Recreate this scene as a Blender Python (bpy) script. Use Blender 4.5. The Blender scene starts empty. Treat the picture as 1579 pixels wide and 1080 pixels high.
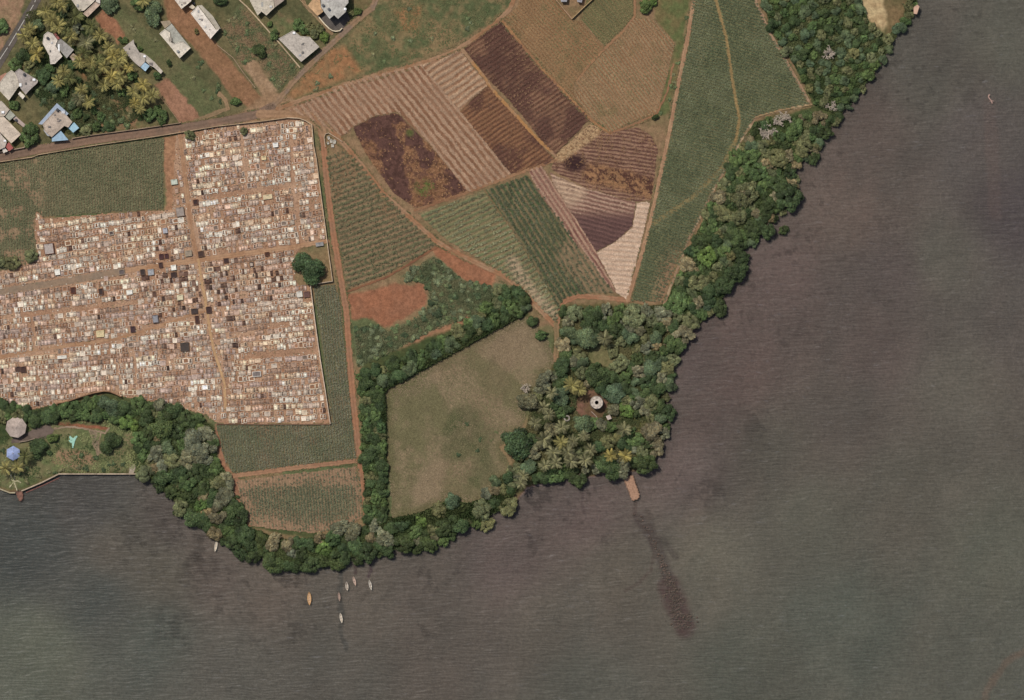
import bpy, math, random
import numpy as np
from mathutils import Vector, Matrix
random.seed(7); rng = np.random.default_rng(7)
scene = bpy.context.scene
COL = scene.collection
S = 0.28                                   # metres per photo pixel
def W(x, y): return ((x - 789.5) * S, (540.0 - y) * S)
# ------------------------------------------------------------ camera, sky, sun, exposure
cam_d = bpy.data.cameras.new('camera'); cam = bpy.data.objects.new('camera', cam_d); COL.objects.link(cam)
CAM_H = 2400.0
cam.location = (0, 0, CAM_H); cam.rotation_euler = (0, 0, 0)
cam_d.sensor_width = 36.0; cam_d.sensor_fit = 'HORIZONTAL'
cam_d.lens = 36.0 * CAM_H / (1579 * S)
cam_d.clip_start = 10.0; cam_d.clip_end = 12000.0
scene.camera = cam
SUN_EL = math.radians(60); AZ = math.atan2(-0.63, 0.77)
world = bpy.data.worlds.new('World'); scene.world = world; world.use_nodes = True
wn = world.node_tree; bg = wn.nodes['Background']
sky = wn.nodes.new('ShaderNodeTexSky'); sky.sky_type = 'NISHITA'; sky.sun_disc = False
sky.sun_elevation = SUN_EL; sky.sun_rotation = AZ % (2 * math.pi); sky.dust_density = 3.0
wn.links.new(sky.outputs[0], bg.inputs[0]); bg.inputs[1].default_value = 0.085
sd_ = bpy.data.lights.new('sun', 'SUN'); sd_.energy = 3.0; sd_.angle = math.radians(0.6); sd_.color = (1.0, 0.95, 0.88)
sun = bpy.data.objects.new('sun', sd_); COL.objects.link(sun)
ce = math.cos(SUN_EL)
sun.rotation_euler = Vector((-math.sin(AZ) * ce, -math.cos(AZ) * ce, -math.sin(SUN_EL))).to_track_quat('-Z', 'Y').to_euler()
sun.location = (0, 0, 300)
vs = scene.view_settings; vs.view_transform = 'Standard'; vs.look = 'None'; vs.exposure = 0.0; vs.gamma = 1.0
vs.use_curve_mapping = False
# ------------------------------------------------------------ colour helper: tint seen in daylight -> surface albedo
KC = np.array([1.12, 1.12, 1.20])
def lin(v):
    v = np.asarray(v, float) / 255.0
    return np.where(v <= 0.04045, v / 12.92, ((v + 0.055) / 1.055) ** 2.4)
def T(r, g, b, k=1.0): return np.clip(lin((r, g, b)) / KC * k, 0.0, 0.85)
# ------------------------------------------------------------ numpy noise
_lat = rng.random((256, 256))
def vnoise(x, y, sc, seed=0):
    x = np.asarray(x, float) / sc + seed * 17.31; y = np.asarray(y, float) / sc + seed * 9.77
    xi = np.floor(x).astype(int); yi = np.floor(y).astype(int); fx = x - xi; fy = y - yi
    fx = fx * fx * (3 - 2 * fx); fy = fy * fy * (3 - 2 * fy)
    a = _lat[xi & 255, yi & 255]; b = _lat[(xi + 1) & 255, yi & 255]
    c = _lat[xi & 255, (yi + 1) & 255]; d = _lat[(xi + 1) & 255, (yi + 1) & 255]
    return (a * (1 - fx) + b * fx) * (1 - fy) + (c * (1 - fx) + d * fx) * fy
def fbm(x, y, sc, seed=0, oc=4):
    t = 0; amp = 1.0; n = 0
    for o in range(oc):
        xr = x * 0.8 + y * 0.6; yr = -x * 0.6 + y * 0.8
        t = t + amp * vnoise(xr, yr, sc, seed + o * 3); n += amp; amp *= 0.55; sc *= 0.5
        x, y = xr, yr
    return t / n
def sstep(a, b, x):
    t = np.clip((x - a) / (b - a), 0, 1); return t * t * (3 - 2 * t)
def mix(a, b, t):
    t = np.asarray(t)[..., None]; return np.asarray(a) * (1 - t) + np.asarray(b) * t
def pip(X, Y, poly):
    ins = np.zeros(np.shape(X), bool); n = len(poly)
    for i in range(n):
        x0, y0 = poly[i]; x1, y1 = poly[(i + 1) % n]
        if y0 == y1: continue
        c = ((y0 > Y) != (y1 > Y)) & (X < (x1 - x0) * (Y - y0) / (y1 - y0) + x0)
        ins ^= c
    return ins
def segdist(X, Y, pts, closed=False):
    d = np.full(np.shape(X), 1e9); n = len(pts)
    for i in range(n if closed else n - 1):
        x0, y0 = pts[i]; x1, y1 = pts[(i + 1) % n]
        dx, dy = x1 - x0, y1 - y0; L = dx * dx + dy * dy + 1e-9
        t = np.clip(((X - x0) * dx + (Y - y0) * dy) / L, 0, 1)
        d = np.minimum(d, np.hypot(X - x0 - t * dx, Y - y0 - t * dy))
    return d
def sdist(X, Y, poly):
    d = segdist(X, Y, poly, True); return np.where(pip(X, Y, poly), -d, d)
# ------------------------------------------------------------ materials
def new_mat(name):
    m = bpy.data.materials.new(name); m.use_nodes = True
    nt = m.node_tree; return m, nt, nt.nodes['Principled BSDF']
def nd(nt, t, **kw):
    n = nt.nodes.new(t)
    for k, v in kw.items(): setattr(n, k, v)
    return n
def mulcol(nt, a, b, fac=1.0, mode='MULTIPLY'):
    m = nd(nt, 'ShaderNodeMix', data_type='RGBA', blend_type=mode); m.inputs[0].default_value = fac
    for s, v in ((6, a), (7, b)):
        if hasattr(v, 'is_linked') or hasattr(v, 'node'): nt.links.new(v, m.inputs[s])
        else: m.inputs[s].default_value = v
    return m.outputs[2]
def noise_val(nt, scale, lo, hi, detail=3, pos=None, rough=0.6):
    n = nd(nt, 'ShaderNodeTexNoise'); n.inputs['Scale'].default_value = scale; n.inputs['Detail'].default_value = detail
    n.inputs['Roughness'].default_value = rough
    if pos is not None: nt.links.new(pos, n.inputs['Vector'])
    r = nd(nt, 'ShaderNodeMapRange'); r.inputs[1].default_value = 0.3; r.inputs[2].default_value = 0.7
    r.inputs[3].default_value = lo; r.inputs[4].default_value = hi
    nt.links.new(n.outputs[0], r.inputs[0]); return r.outputs[0]
def attr_mat(name, fine=(1.1, 0.72, 1.28), fine2=(4.0, 0.8, 1.2), rough=0.95, bump=0.4, objcol=False, spec=0.1):
    """surface colour stored on the mesh, broken up by two scales of noise and a bump"""
    m, nt, bs = new_mat(name)
    a = nd(nt, 'ShaderNodeAttribute', attribute_name='Col')
    geo = nd(nt, 'ShaderNodeNewGeometry')
    c = a.outputs['Color']
    n1 = noise_val(nt, fine[0], fine[1], fine[2], 4, geo.outputs['Position'])
    n2 = noise_val(nt, fine2[0], fine2[1], fine2[2], 2, geo.outputs['Position'])
    c = mulcol(nt, c, n1); c = mulcol(nt, c, n2)
    if objcol:
        oi = nd(nt, 'ShaderNodeObjectInfo'); c = mulcol(nt, c, oi.outputs['Color'])
    nt.links.new(c, bs.inputs['Base Color']); bs.inputs['Roughness'].default_value = rough
    bs.inputs['Specular IOR Level'].default_value = spec
    if bump:
        b = nd(nt, 'ShaderNodeBump'); b.inputs['Strength'].default_value = bump; b.inputs['Distance'].default_value = 0.25
        nt.links.new(n1, b.inputs['Height']); nt.links.new(b.outputs[0], bs.inputs['Normal'])
    return m
M_soil = attr_mat('soil', (0.7, 0.78, 1.22), (2.6, 0.78, 1.22))
M_field = attr_mat('tilled_earth', (1.6, 0.70, 1.30), (5.0, 0.8, 1.2), bump=0.5)
M_leafcover = attr_mat('leaf_blades', (0.35, 0.8, 1.2), (2.0, 0.8, 1.2), rough=0.7, bump=0, spec=0.2)
M_grave = attr_mat('tomb_masonry', (1.5, 0.75, 1.2), (6.0, 0.85, 1.12), rough=0.8, bump=0.1, spec=0.25)
M_road = attr_mat('worn_road', (0.9, 0.82, 1.15), (4.0, 0.88, 1.1), bump=0.2)
M_wallm = attr_mat('rendered_wall', (1.0, 0.75, 1.15), (5.0, 0.85, 1.12), bump=0.1, objcol=True)
def foliage_mat():
    m, nt, bs = new_mat('foliage')
    a = nd(nt, 'ShaderNodeAttribute', attribute_name='Col'); oi = nd(nt, 'ShaderNodeObjectInfo')
    c = mulcol(nt, a.outputs['Color'], oi.outputs['Color'])
    geo = nd(nt, 'ShaderNodeNewGeometry')
    c = mulcol(nt, c, noise_val(nt, 0.35, 0.72, 1.3, 3, geo.outputs['Position']))
    nt.links.new(c, bs.inputs['Base Color']); bs.inputs['Roughness'].default_value = 0.6
    bs.inputs['Specular IOR Level'].default_value = 0.25
    tr = nd(nt, 'ShaderNodeBsdfTranslucent'); nt.links.new(c, tr.inputs[0])
    mx = nd(nt, 'ShaderNodeMixShader'); mx.inputs[0].default_value = 0.22
    nt.links.new(bs.outputs[0], mx.inputs[1]); nt.links.new(tr.outputs[0], mx.inputs[2])
    nt.links.new(mx.outputs[0], nt.nodes['Material Output'].inputs[0]); return m
M_fol = foliage_mat()
def bark_mat():
    m, nt, bs = new_mat('bark'); geo = nd(nt, 'ShaderNodeNewGeometry')
    c = mulcol(nt, (0.20, 0.16, 0.12, 1), noise_val(nt, 3.0, 0.6, 1.3, 4, geo.outputs['Position']))
    nt.links.new(c, bs.inputs['Base Color']); bs.inputs['Roughness'].default_value = 0.95; return m
M_bark = bark_mat()
def concrete_mat():
    """flat roof concrete, tinted by object colour, with rain stains, damp blotches and dust"""
    m, nt, bs = new_mat('roof_concrete'); geo = nd(nt, 'ShaderNodeNewGeometry'); oi = nd(nt, 'ShaderNodeObjectInfo')
    p = geo.outputs['Position']
    c = mulcol(nt, oi.outputs['Color'], noise_val(nt, 0.35, 0.75, 1.32, 5, p, 0.7))
    c = mulcol(nt, c, noise_val(nt, 1.6, 0.75, 1.18, 4, p, 0.7))
    st = noise_val(nt, 0.55, 0.0, 1.0, 6, p, 0.75)
    r = nd(nt, 'ShaderNodeMapRange'); r.inputs[1].default_value = 0.62; r.inputs[2].default_value = 1.0
    r.inputs[3].default_value = 0.0; r.inputs[4].default_value = 0.65; nt.links.new(st, r.inputs[0])
    mm = nd(nt, 'ShaderNodeMix', data_type='RGBA'); nt.links.new(r.outputs[0], mm.inputs[0]); nt.links.new(c, mm.inputs[6])
    mm.inputs[7].default_value = (0.12, 0.095, 0.08, 1)
    nt.links.new(mm.outputs[2], bs.inputs['Base Color']); bs.inputs['Roughness'].default_value = 0.9; return m
M_conc = concrete_mat()
def paint_mat(name, rough=0.6, lo=0.8, hi=1.1):
    m, nt, bs = new_mat(name); geo = nd(nt, 'ShaderNodeNewGeometry'); oi = nd(nt, 'ShaderNodeObjectInfo')
    c = mulcol(nt, oi.outputs['Color'], noise_val(nt, 1.2, lo, hi, 4, geo.outputs['Position']))
    nt.links.new(c, bs.inputs['Base Color']); bs.inputs['Roughness'].default_value = rough; return m
M_paint = paint_mat('weathered_paint'); M_stone = paint_mat('rubble_stone', 0.95, 0.6, 1.2)
def glass_mat():
    m, nt, bs = new_mat('window_glass'); geo = nd(nt, 'ShaderNodeNewGeometry')
    c = mulcol(nt, (0.05, 0.06, 0.07, 1), noise_val(nt, 0.8, 0.8, 1.2, 2, geo.outputs['Position']))
    nt.links.new(c, bs.inputs['Base Color']); bs.inputs['Roughness'].default_value = 0.08; return m
M_glass = glass_mat()
MURK = T(80, 76, 69)
WT = 0.55
def water_mat():
    m, nt, bs = new_mat('murky_water')
    geo = nd(nt, 'ShaderNodeNewGeometry'); mp = nd(nt, 'ShaderNodeMapping')
    mp.inputs['Rotation'].default_value = (0, 0, math.radians(8)); mp.inputs['Scale'].default_value = (0.26, 1.0, 1.0)
    nt.links.new(geo.outputs['Position'], mp.inputs['Vector'])
    def nz(sc, det):
        n = nd(nt, 'ShaderNodeTexNoise'); n.inputs['Scale'].default_value = sc; n.inputs['Detail'].default_value = det
        n.inputs['Roughness'].default_value = 0.6; n.inputs['Distortion'].default_value = 0.3
        nt.links.new(mp.outputs[0], n.inputs['Vector']); return n.outputs[0]
    n1 = nz(0.52, 1.5); n2 = nz(0.16, 2)
    add = nd(nt, 'ShaderNodeMath', operation='MULTIPLY_ADD'); nt.links.new(n2, add.inputs[0]); add.inputs[1].default_value = 0.6
    nt.links.new(n1, add.inputs[2])
    wv_ = nd(nt, 'ShaderNodeTexWave', wave_type='BANDS', bands_direction='Y', wave_profile='SIN'); wv_.inputs['Scale'].default_value = 0.20
    wv_.inputs['Distortion'].default_value = 14.0; wv_.inputs['Detail'].default_value = 2.0; wv_.inputs['Detail Scale'].default_value = 0.9; nt.links.new(mp.outputs[0], wv_.inputs['Vector'])
    ad2 = nd(nt, 'ShaderNodeMath', operation='MULTIPLY_ADD'); nt.links.new(wv_.outputs['Fac'], ad2.inputs[0]); ad2.inputs[1].default_value = 0.13; nt.links.new(add.outputs[0], ad2.inputs[2]); add = ad2
    b = nd(nt, 'ShaderNodeBump'); b.inputs['Strength'].default_value = 1.0; b.inputs['Distance'].default_value = 0.6
    nt.links.new(add.outputs[0], b.inputs['Height'])
    nt.links.new(b.outputs[0], bs.inputs['Normal'])
    # foam flecks; light dashes on the ripples are painted in with them
    f = nz(0.75, 3); r = nd(nt, 'ShaderNodeMapRange'); r.inputs[1].default_value = 0.62; r.inputs[2].default_value = 0.74
    nt.links.new(f, r.inputs[0])
    big = noise_val(nt, 0.012, 0.35, 1.0, 3, geo.outputs['Position'])
    fm = nd(nt, 'ShaderNodeMath', operation='MULTIPLY'); nt.links.new(r.outputs[0], fm.inputs[0]); nt.links.new(big, fm.inputs[1])
    base = mulcol(nt, tuple(MURK) + (1,), noise_val(nt, 0.02, 0.9, 1.1, 3, geo.outputs['Position']))
    mm = nd(nt, 'ShaderNodeMix', data_type='RGBA'); nt.links.new(fm.outputs[0], mm.inputs[0]); nt.links.new(base, mm.inputs[6])
    mm.inputs[7].default_value = (0.17, 0.165, 0.16, 1)
    nt.links.new(mm.outputs[2], bs.inputs['Base Color'])
    bs.inputs['Roughness'].default_value = 0.38; bs.inputs['IOR'].default_value = 1.33
    bs.inputs['Specular IOR Level'].default_value = 0.35
    tr = nd(nt, 'ShaderNodeBsdfTransparent')
    ms = nd(nt, 'ShaderNodeMixShader'); ms.inputs[0].default_value = WT
    nt.links.new(bs.outputs[0], ms.inputs[1]); nt.links.new(tr.outputs[0], ms.inputs[2])
    nt.links.new(ms.outputs[0], nt.nodes['Material Output'].inputs[0]); return m
M_water = water_mat()
# ------------------------------------------------------------ mesh helpers
def raw_mesh(name, V, F, C=None, smooth=False, mat=None):
    """F: (n,3) or (n,4) int array or list of arrays"""
    V = np.asarray(V, np.float32).reshape(-1, 3)
    Fs = F if isinstance(F, list) else [F]
    Fs = [np.asarray(f, np.int32) for f in Fs if len(f)]
    me = bpy.data.meshes.new(name); me.vertices.add(len(V)); me.vertices.foreach_set('co', V.ravel())
    tot = np.concatenate([np.full(len(f), f.shape[1], np.int32) for f in Fs]); lp = np.concatenate([f.ravel() for f in Fs])
    me.loops.add(len(lp)); me.loops.foreach_set('vertex_index', lp)
    me.polygons.add(len(tot)); me.polygons.foreach_set('loop_start', np.concatenate([[0], np.cumsum(tot)[:-1]]).astype(np.int32))
    me.polygons.foreach_set('loop_total', tot)
    if smooth: me.polygons.foreach_set('use_smooth', np.ones(len(tot), bool))
    if C is not None:
        C = np.asarray(C, np.float32); a = me.color_attributes.new('Col', 'FLOAT_COLOR', 'POINT')
        c4 = np.ones((len(V), 4), np.float32); c4[:, :3] = C; a.data.foreach_set('color', c4.ravel())
    me.update(calc_edges=True); me.validate()
    if mat: me.materials.append(mat)
    return me
def link(name, me, parent=None, loc=None, color=None):
    o = bpy.data.objects.new(name, me); COL.objects.link(o)
    if parent: o.parent = parent
    if loc is not None: o.location = loc
    if color is not None: o.color = tuple(color) + (1,)
    return o
class MB:
    """collects simple solids into one mesh"""
    def __init__(s): s.v = []; s.f = []; s.c = []
    def add(s, vs, fs, c=(1, 1, 1)):
        b = len(s.v); s.v += [tuple(p) for p in vs]; s.c += [tuple(c)] * len(vs); s.f += [tuple(i + b for i in f) for f in fs]
    def box(s, x0, x1, y0, y1, z0, z1, c=(1, 1, 1), bottom=True):
        v = [(x0, y0, z0), (x1, y0, z0), (x1, y1, z0), (x0, y1, z0), (x0, y0, z1), (x1, y0, z1), (x1, y1, z1), (x0, y1, z1)]
        f = [(4, 5, 6, 7), (0, 1, 5, 4), (1, 2, 6, 5), (2, 3, 7, 6), (3, 0, 4, 7)]
        if bottom: f.append((3, 2, 1, 0))
        s.add(v, f, c)
    def prism(s, poly, z0, z1, c=(1, 1, 1)):
        A = sum(poly[i][0] * poly[(i + 1) % len(poly)][1] - poly[(i + 1) % len(poly)][0] * poly[i][1] for i in range(len(poly)))
        if A < 0: poly = poly[::-1]
        n = len(poly); v = [(x, y, z0) for x, y in poly] + [(x, y, z1) for x, y in poly]
        f = [(i, (i + 1) % n, n + (i + 1) % n, n + i) for i in range(n)] + [tuple(range(n, 2 * n)), tuple(range(n - 1, -1, -1))]
        s.add(v, f, c)
    def tube(s, p0, p1, r0, r1, n=6, c=(1, 1, 1)):
        p0 = Vector(p0); p1 = Vector(p1); d = (p1 - p0).normalized(); u = d.orthogonal().normalized(); w = d.cross(u)
        v = []
        for p, r in ((p0, r0), (p1, r1)):
            for k in range(n):
                a = 2 * math.pi * k / n; v.append(p + (u * math.cos(a) + w * math.sin(a)) * r)
        s.add(v, [(k, (k + 1) % n, n + (k + 1) % n, n + k) for k in range(n)] + [tuple(range(n, 2 * n)), tuple(range(n - 1, -1, -1))], c)
    def mesh(s, name, mat, smooth=False):
        me = bpy.data.meshes.new(name); me.from_pydata(s.v, [], s.f)
        a = me.color_attributes.new('Col', 'FLOAT_COLOR', 'POINT')
        c4 = np.ones((len(s.v), 4), np.float32); c4[:, :3] = s.c; a.data.foreach_set('color', c4.ravel())
        me.materials.append(mat)
        if smooth: me.polygons.foreach_set('use_smooth', [True] * len(me.polygons))
        me.update(); return me
    def build(s, name, mat, parent=None, color=None, smooth=False, loc=None):
        return link(name, s.mesh(name, mat, smooth), parent, loc, color)
# ------------------------------------------------------------ naming: labels that single out by look, then by landmark
LANDMARKS = [('round white tower', 920, 621), ('tan stone jetty', 974, 752), ('walled corner tree', 495, 410),
  ('grey octagonal roof', 26, 659), ('orange boat', 477, 923), ('cemetery lane crossing', 305, 402),
  ('asphalt lane end', 5, 448), ('cemetery top right corner', 478, 188), ('cemetery lower right corner', 508, 652),
  ('white wall curve', 512, 44), ('blue edged house', 90, 190), ('long white roof house', 318, 35), ('bright sand clearing', 1350, 15),
  ('pale dead trees', 1195, 190), ('lone water mangrove', 1208, 355), ('dirt track fork', 858, 500), ('dirt pit', 600, 475),
  ('dirt track end', 567, 815), ('turquoise pool', 113, 680), ('meadow middle', 700, 660), ('green field tip', 970, 464),
  ('small walled tomb plot', 512, 214), ('pale path end', 345, 600), ('square brown vault', 76, 384), ('upper left lane start', 280, 210),
  ('curved garden wall', 165, 603), ('westmost tombs', 20, 560), ('left field corner', 60, 330), ('coastal path bend', 1250, 162)]
ORD = ['nearest', 'second', 'third', 'fourth', 'fifth', 'sixth', 'seventh', 'eighth', 'ninth', 'tenth', 'eleventh', 'twelfth', 'thirteenth',
  'fourteenth', 'fifteenth', 'sixteenth', 'seventeenth', 'eighteenth', 'nineteenth', 'twentieth'] + ['%dth' % i for i in range(21, 200)]
DIRS = ['right of', 'above right of', 'above', 'above left of', 'left of', 'below left of', 'below', 'below right of']
QUEUE = []
def later(o, desc, cat, group, x, y):
    o['category'] = cat
    if group: o['group'] = group
    QUEUE.append((o, desc, x, y))
def tag(o, label, cat=None, group=None, kind=None):
    o['label'] = label
    if cat: o['category'] = cat
    if group: o['group'] = group
    if kind: o['kind'] = kind
    return o
def flush_labels():
    g = {}
    for o, desc, x, y in QUEUE:
        nm, lx, ly = min(LANDMARKS, key=lambda l: (l[1] - x) ** 2 + (l[2] - y) ** 2)
        d = math.hypot(lx - x, ly - y); k = int(round(math.atan2(ly - y, x - lx) / (math.pi / 4))) % 8
        g.setdefault((desc, nm, DIRS[k]), []).append((d, o))
    for (desc, nm, dr), lst in g.items():
        lst.sort(key=lambda t: t[0])
        for i, (d, o) in enumerate(lst):
            if len(lst) == 1: o['label'] = '%s, the only one %s the %s' % (desc, dr, nm)
            elif i == 0: o['label'] = '%s, nearest %s the %s' % (desc, dr, nm)
            else: o['label'] = '%s, %s nearest %s the %s' % (desc, ORD[i], dr, nm)
# ============================================================ TERRAIN AND SEA
SHORE = [(0, 756), (15, 761), (39, 756), (91, 733), (210, 733), (226, 737), (240, 746), (262, 766), (288, 790), (320, 812), (348, 834),
  (385, 852), (425, 866), (480, 872), (530, 862), (570, 855), (640, 842), (690, 824), (740, 806), (765, 790), (788, 784), (812, 752),
  (860, 742), (900, 738), (940, 730), (985, 726), (1008, 710), (1028, 670), (1032, 640), (1018, 600), (1032, 560), (1052, 540), (1078, 500),
  (1095, 482), (1118, 455), (1130, 440), (1135, 395), (1150, 375), (1180, 355), (1195, 322), (1215, 312), (1222, 285), (1212, 266),
  (1228, 252), (1240, 236), (1266, 212), (1294, 180), (1326, 140), (1350, 110), (1374, 72), (1398, 28), (1414, 0)]
LAND = [(-9000, 760)] + SHORE + [(1600, -500), (5000, -9000), (-9000, -9000)]
def land_sd(X, Y): return sdist(X, Y, LAND)
SOIL = T(150, 110, 84); SOILR = T(158, 98, 68); GRASS = T(84, 94, 66); DGRASS = T(62, 76, 50); DRY = T(128, 110, 86)
PAINTS = [  # polygon, colour a, colour b, feather
  ([(440, 170), (800, -60), (1165, -60), (1250, 165), (1024, 470), (855, 505), (540, 450), (500, 200)], T(136, 110, 86), T(118, 102, 76), 8),
  ([(-60, -60), (600, -60), (600, 0), (430, 165), (278, 192), (0, 240), (-60, 250)], T(84, 84, 59), T(106, 98, 71), 6),
  ([(425, 168), (530, 72), (610, -60), (800, -60), (795, 5), (765, 33), (700, 70), (560, 122), (430, 165)], T(86, 92, 64), T(126, 108, 80), 4),
  ([(430, 160), (465, 120), (500, 85), (530, 70), (548, 95), (562, 112), (500, 136), (440, 158)], T(146, 106, 76), T(128, 104, 76), 10),
  ([(608, 15), (650, 10), (645, 50), (620, 50)], T(146, 106, 76), T(110, 100, 70), 12),
  ([(520, -20), (600, -30), (560, 30)], T(96, 98, 66), T(110, 96, 70), 10),
  ([(0, -40), (48, -40), (28, 35), (0, 80), (-60, 80), (-60, -40)], T(148, 116, 96), T(132, 112, 88), 4),
  ([(158, 12), (202, 50), (182, 69), (147, 27)], T(148, 108, 84), T(142, 100, 78), 3),
  ([(110, 60), (190, 100), (200, 130), (150, 150), (120, 110)], T(120, 92, 66), T(84, 88, 58), 10),
  ([(150, 158), (185, 150), (222, 196), (150, 206)], T(142, 106, 84), T(96, 96, 66), 8),
  ([(198, 20), (242, 60), (330, 140), (345, 165), (310, 182), (252, 112), (196, 60), (170, 12)], T(92, 96, 66), T(104, 100, 72), 5),
  ([(250, -40), (268, -40), (333, 67), (388, 135), (410, 154), (383, 168), (355, 144), (314, 87), (256, 26)], T(142, 106, 82), T(130, 98, 74), 4),
  ([(239, 130), (261, 120), (315, 186), (278, 191)], T(150, 112, 92), T(140, 104, 84), 3),
  ([(374, 103), (393, 91), (427, 140), (410, 154)], T(160, 132, 108), T(142, 116, 92), 5),
  ([(343, 45), (375, 5), (460, 106), (428, 138), (392, 90), (372, 103)], T(88, 96, 68), T(122, 104, 80), 6),
  ([(404, 48), (430, 20), (470, 40), (440, 60)], T(120, 102, 78), T(92, 96, 66), 6),
  ([(383, 168), (410, 140), (445, 150), (500, 180), (500, 200), (440, 184), (340, 192)], T(150, 122, 98), T(140, 112, 88), 8),
  ([(436, 172), (530, 128), (640, 96), (640, 102), (540, 138), (455, 178)], T(140, 106, 84), T(150, 116, 92), 3),
  ([(252, 212), (272, 208), (290, 300), (298, 326), (256, 326)], T(156, 118, 92), T(148, 110, 86), 4),
  ([(537, 453), (600, 440), (654, 437), (660, 469), (625, 491), (594, 506), (575, 494), (540, 491)], T(145, 98, 75), T(138, 96, 75), 5),
  ([(545, 505), (600, 512), (660, 482), (664, 440), (620, 425), (670, 395), (760, 438), (790, 440), (730, 490), (640, 525), (590, 555), (550, 565)], T(92, 102, 76), T(104, 108, 80), 6),
  ([(664, 384), (688, 377), (726, 398), (766, 420), (760, 442), (712, 430), (688, 408)], T(146, 100, 76), T(140, 98, 76), 4),
  ([(585, 562), (592, 552), (640, 522), (725, 484), (730, 490), (650, 532), (600, 556)], T(152, 112, 88), T(132, 104, 80), 4),
  ([(1000, -40), (1072, -40), (1044, 120), (1032, 178), (1010, 178), (1041, 67), (1011, 33)], T(112, 100, 70), T(90, 96, 62), 4),
  ([(560, 560), (812, 462), (815, 490), (600, 600), (598, 800), (760, 745), (800, 750), (590, 850), (556, 800)], T(66, 76, 48), T(80, 82, 54), 5),
  ([(860, 470), (1030, 470), (1040, 700), (990, 725), (800, 760), (740, 790), (800, 700), (850, 570)], T(72, 76, 48), T(98, 90, 62), 5),
  ([(880, 535), (950, 530), (975, 560), (930, 570), (890, 556)], T(116, 108, 78), T(98, 98, 66), 8),
  ([(878, 600), (905, 592), (950, 600), (955, 660), (905, 665), (880, 640)], T(120, 88, 76), T(98, 80, 60), 6),
  ([(940, 650), (990, 640), (1010, 700), (960, 710), (930, 690)], T(104, 100, 62), T(88, 92, 56), 8),
  ([(1025, 468), (1110, 290), (1160, 190), (1255, 165), (1160, -60), (1460, -60), (1040, 560)], T(60, 74, 46), T(78, 84, 54), 5),
  ([(1322, -60), (1378, -60), (1372, 20), (1362, 50), (1345, 38), (1328, 15)], T(186, 164, 128), T(160, 136, 104), 8),
  ([(1362, -20), (1404, -20), (1392, 40), (1366, 62)], T(120, 100, 74), T(100, 90, 64), 8),
  ([(1270, 55), (1290, 50), (1300, 130), (1270, 120)], T(104, 100, 70), T(124, 104, 84), 8),
  ([(-60, 600), (90, 628), (165, 606), (330, 655), (335, 735), (375, 812), (590, 850), (230, 745), (91, 735), (-60, 760)], T(60, 72, 46), T(78, 82, 54), 5),
  ([(55, 650), (170, 652), (185, 665), (212, 730), (120, 730), (40, 755), (0, 752), (0, 690)], T(96, 104, 70), T(112, 106, 78), 6),
  ([(90, 650), (130, 653), (168, 659), (166, 664), (128, 660), (88, 656)], T(142, 92, 72), T(120, 84, 64), 3),
  ([(90, 640), (160, 635), (165, 655), (100, 650)], T(98, 90, 66), T(80, 82, 54), 6),
  ([(140, 664), (148, 664), (158, 700), (152, 702), (142, 680)], T(132, 116, 98), T(120, 108, 92), 2),
  ([(92, 694), (135, 694), (150, 712), (130, 728), (80, 712)], T(142, 114, 92), T(104, 104, 74), 6),
  ([(190, 668), (212, 664), (212, 690), (195, 690)], T(130, 118, 92), T(102, 98, 72), 4),
  ([(0, 425), (40, 405), (60, 400), (60, 440), (0, 446)], T(150, 106, 78), T(140, 104, 80), 4),
  ([(332, 655), (345, 655), (352, 720), (372, 745), (388, 812), (376, 820), (355, 745), (336, 700)], T(152, 108, 86), T(140, 104, 84), 3),
]
def terrain_colour(X, Y, sd):
    C = mix(T(92, 98, 68), T(128, 108, 82), sstep(0.4, 0.62, fbm(X, Y, 60, 5)))
    wx = X + (fbm(X, Y, 14, 21) - 0.5) * 10; wy = Y + (fbm(X, Y, 14, 22) - 0.5) * 10
    n1 = fbm(X, Y, 26, 31); n2 = fbm(X, Y, 7, 33)
    for i, (poly, ca, cb, fe) in enumerate(PAINTS):
        P = np.array(poly); m = (X > P[:, 0].min() - 15) & (X < P[:, 0].max() + 15) & (Y > P[:, 1].min() - 15) & (Y < P[:, 1].max() + 15)
        if not m.any(): continue
        d = sdist(wx[m], wy[m], poly); a = 1 - sstep(-fe * 0.5, fe * 0.5, d)
        cc = mix(ca, cb, sstep(0.35, 0.65, 0.6 * n1[m] + 0.4 * n2[m])); C[m] = mix(C[m], cc, a)
    C = C * (0.84 + 0.32 * fbm(X, Y, 5, 34, 2))[..., None]
    # muddy bank
    C = mix(C, T(110, 84, 72), sstep(-4, 0, sd) * 0.8)
    return C
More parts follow.
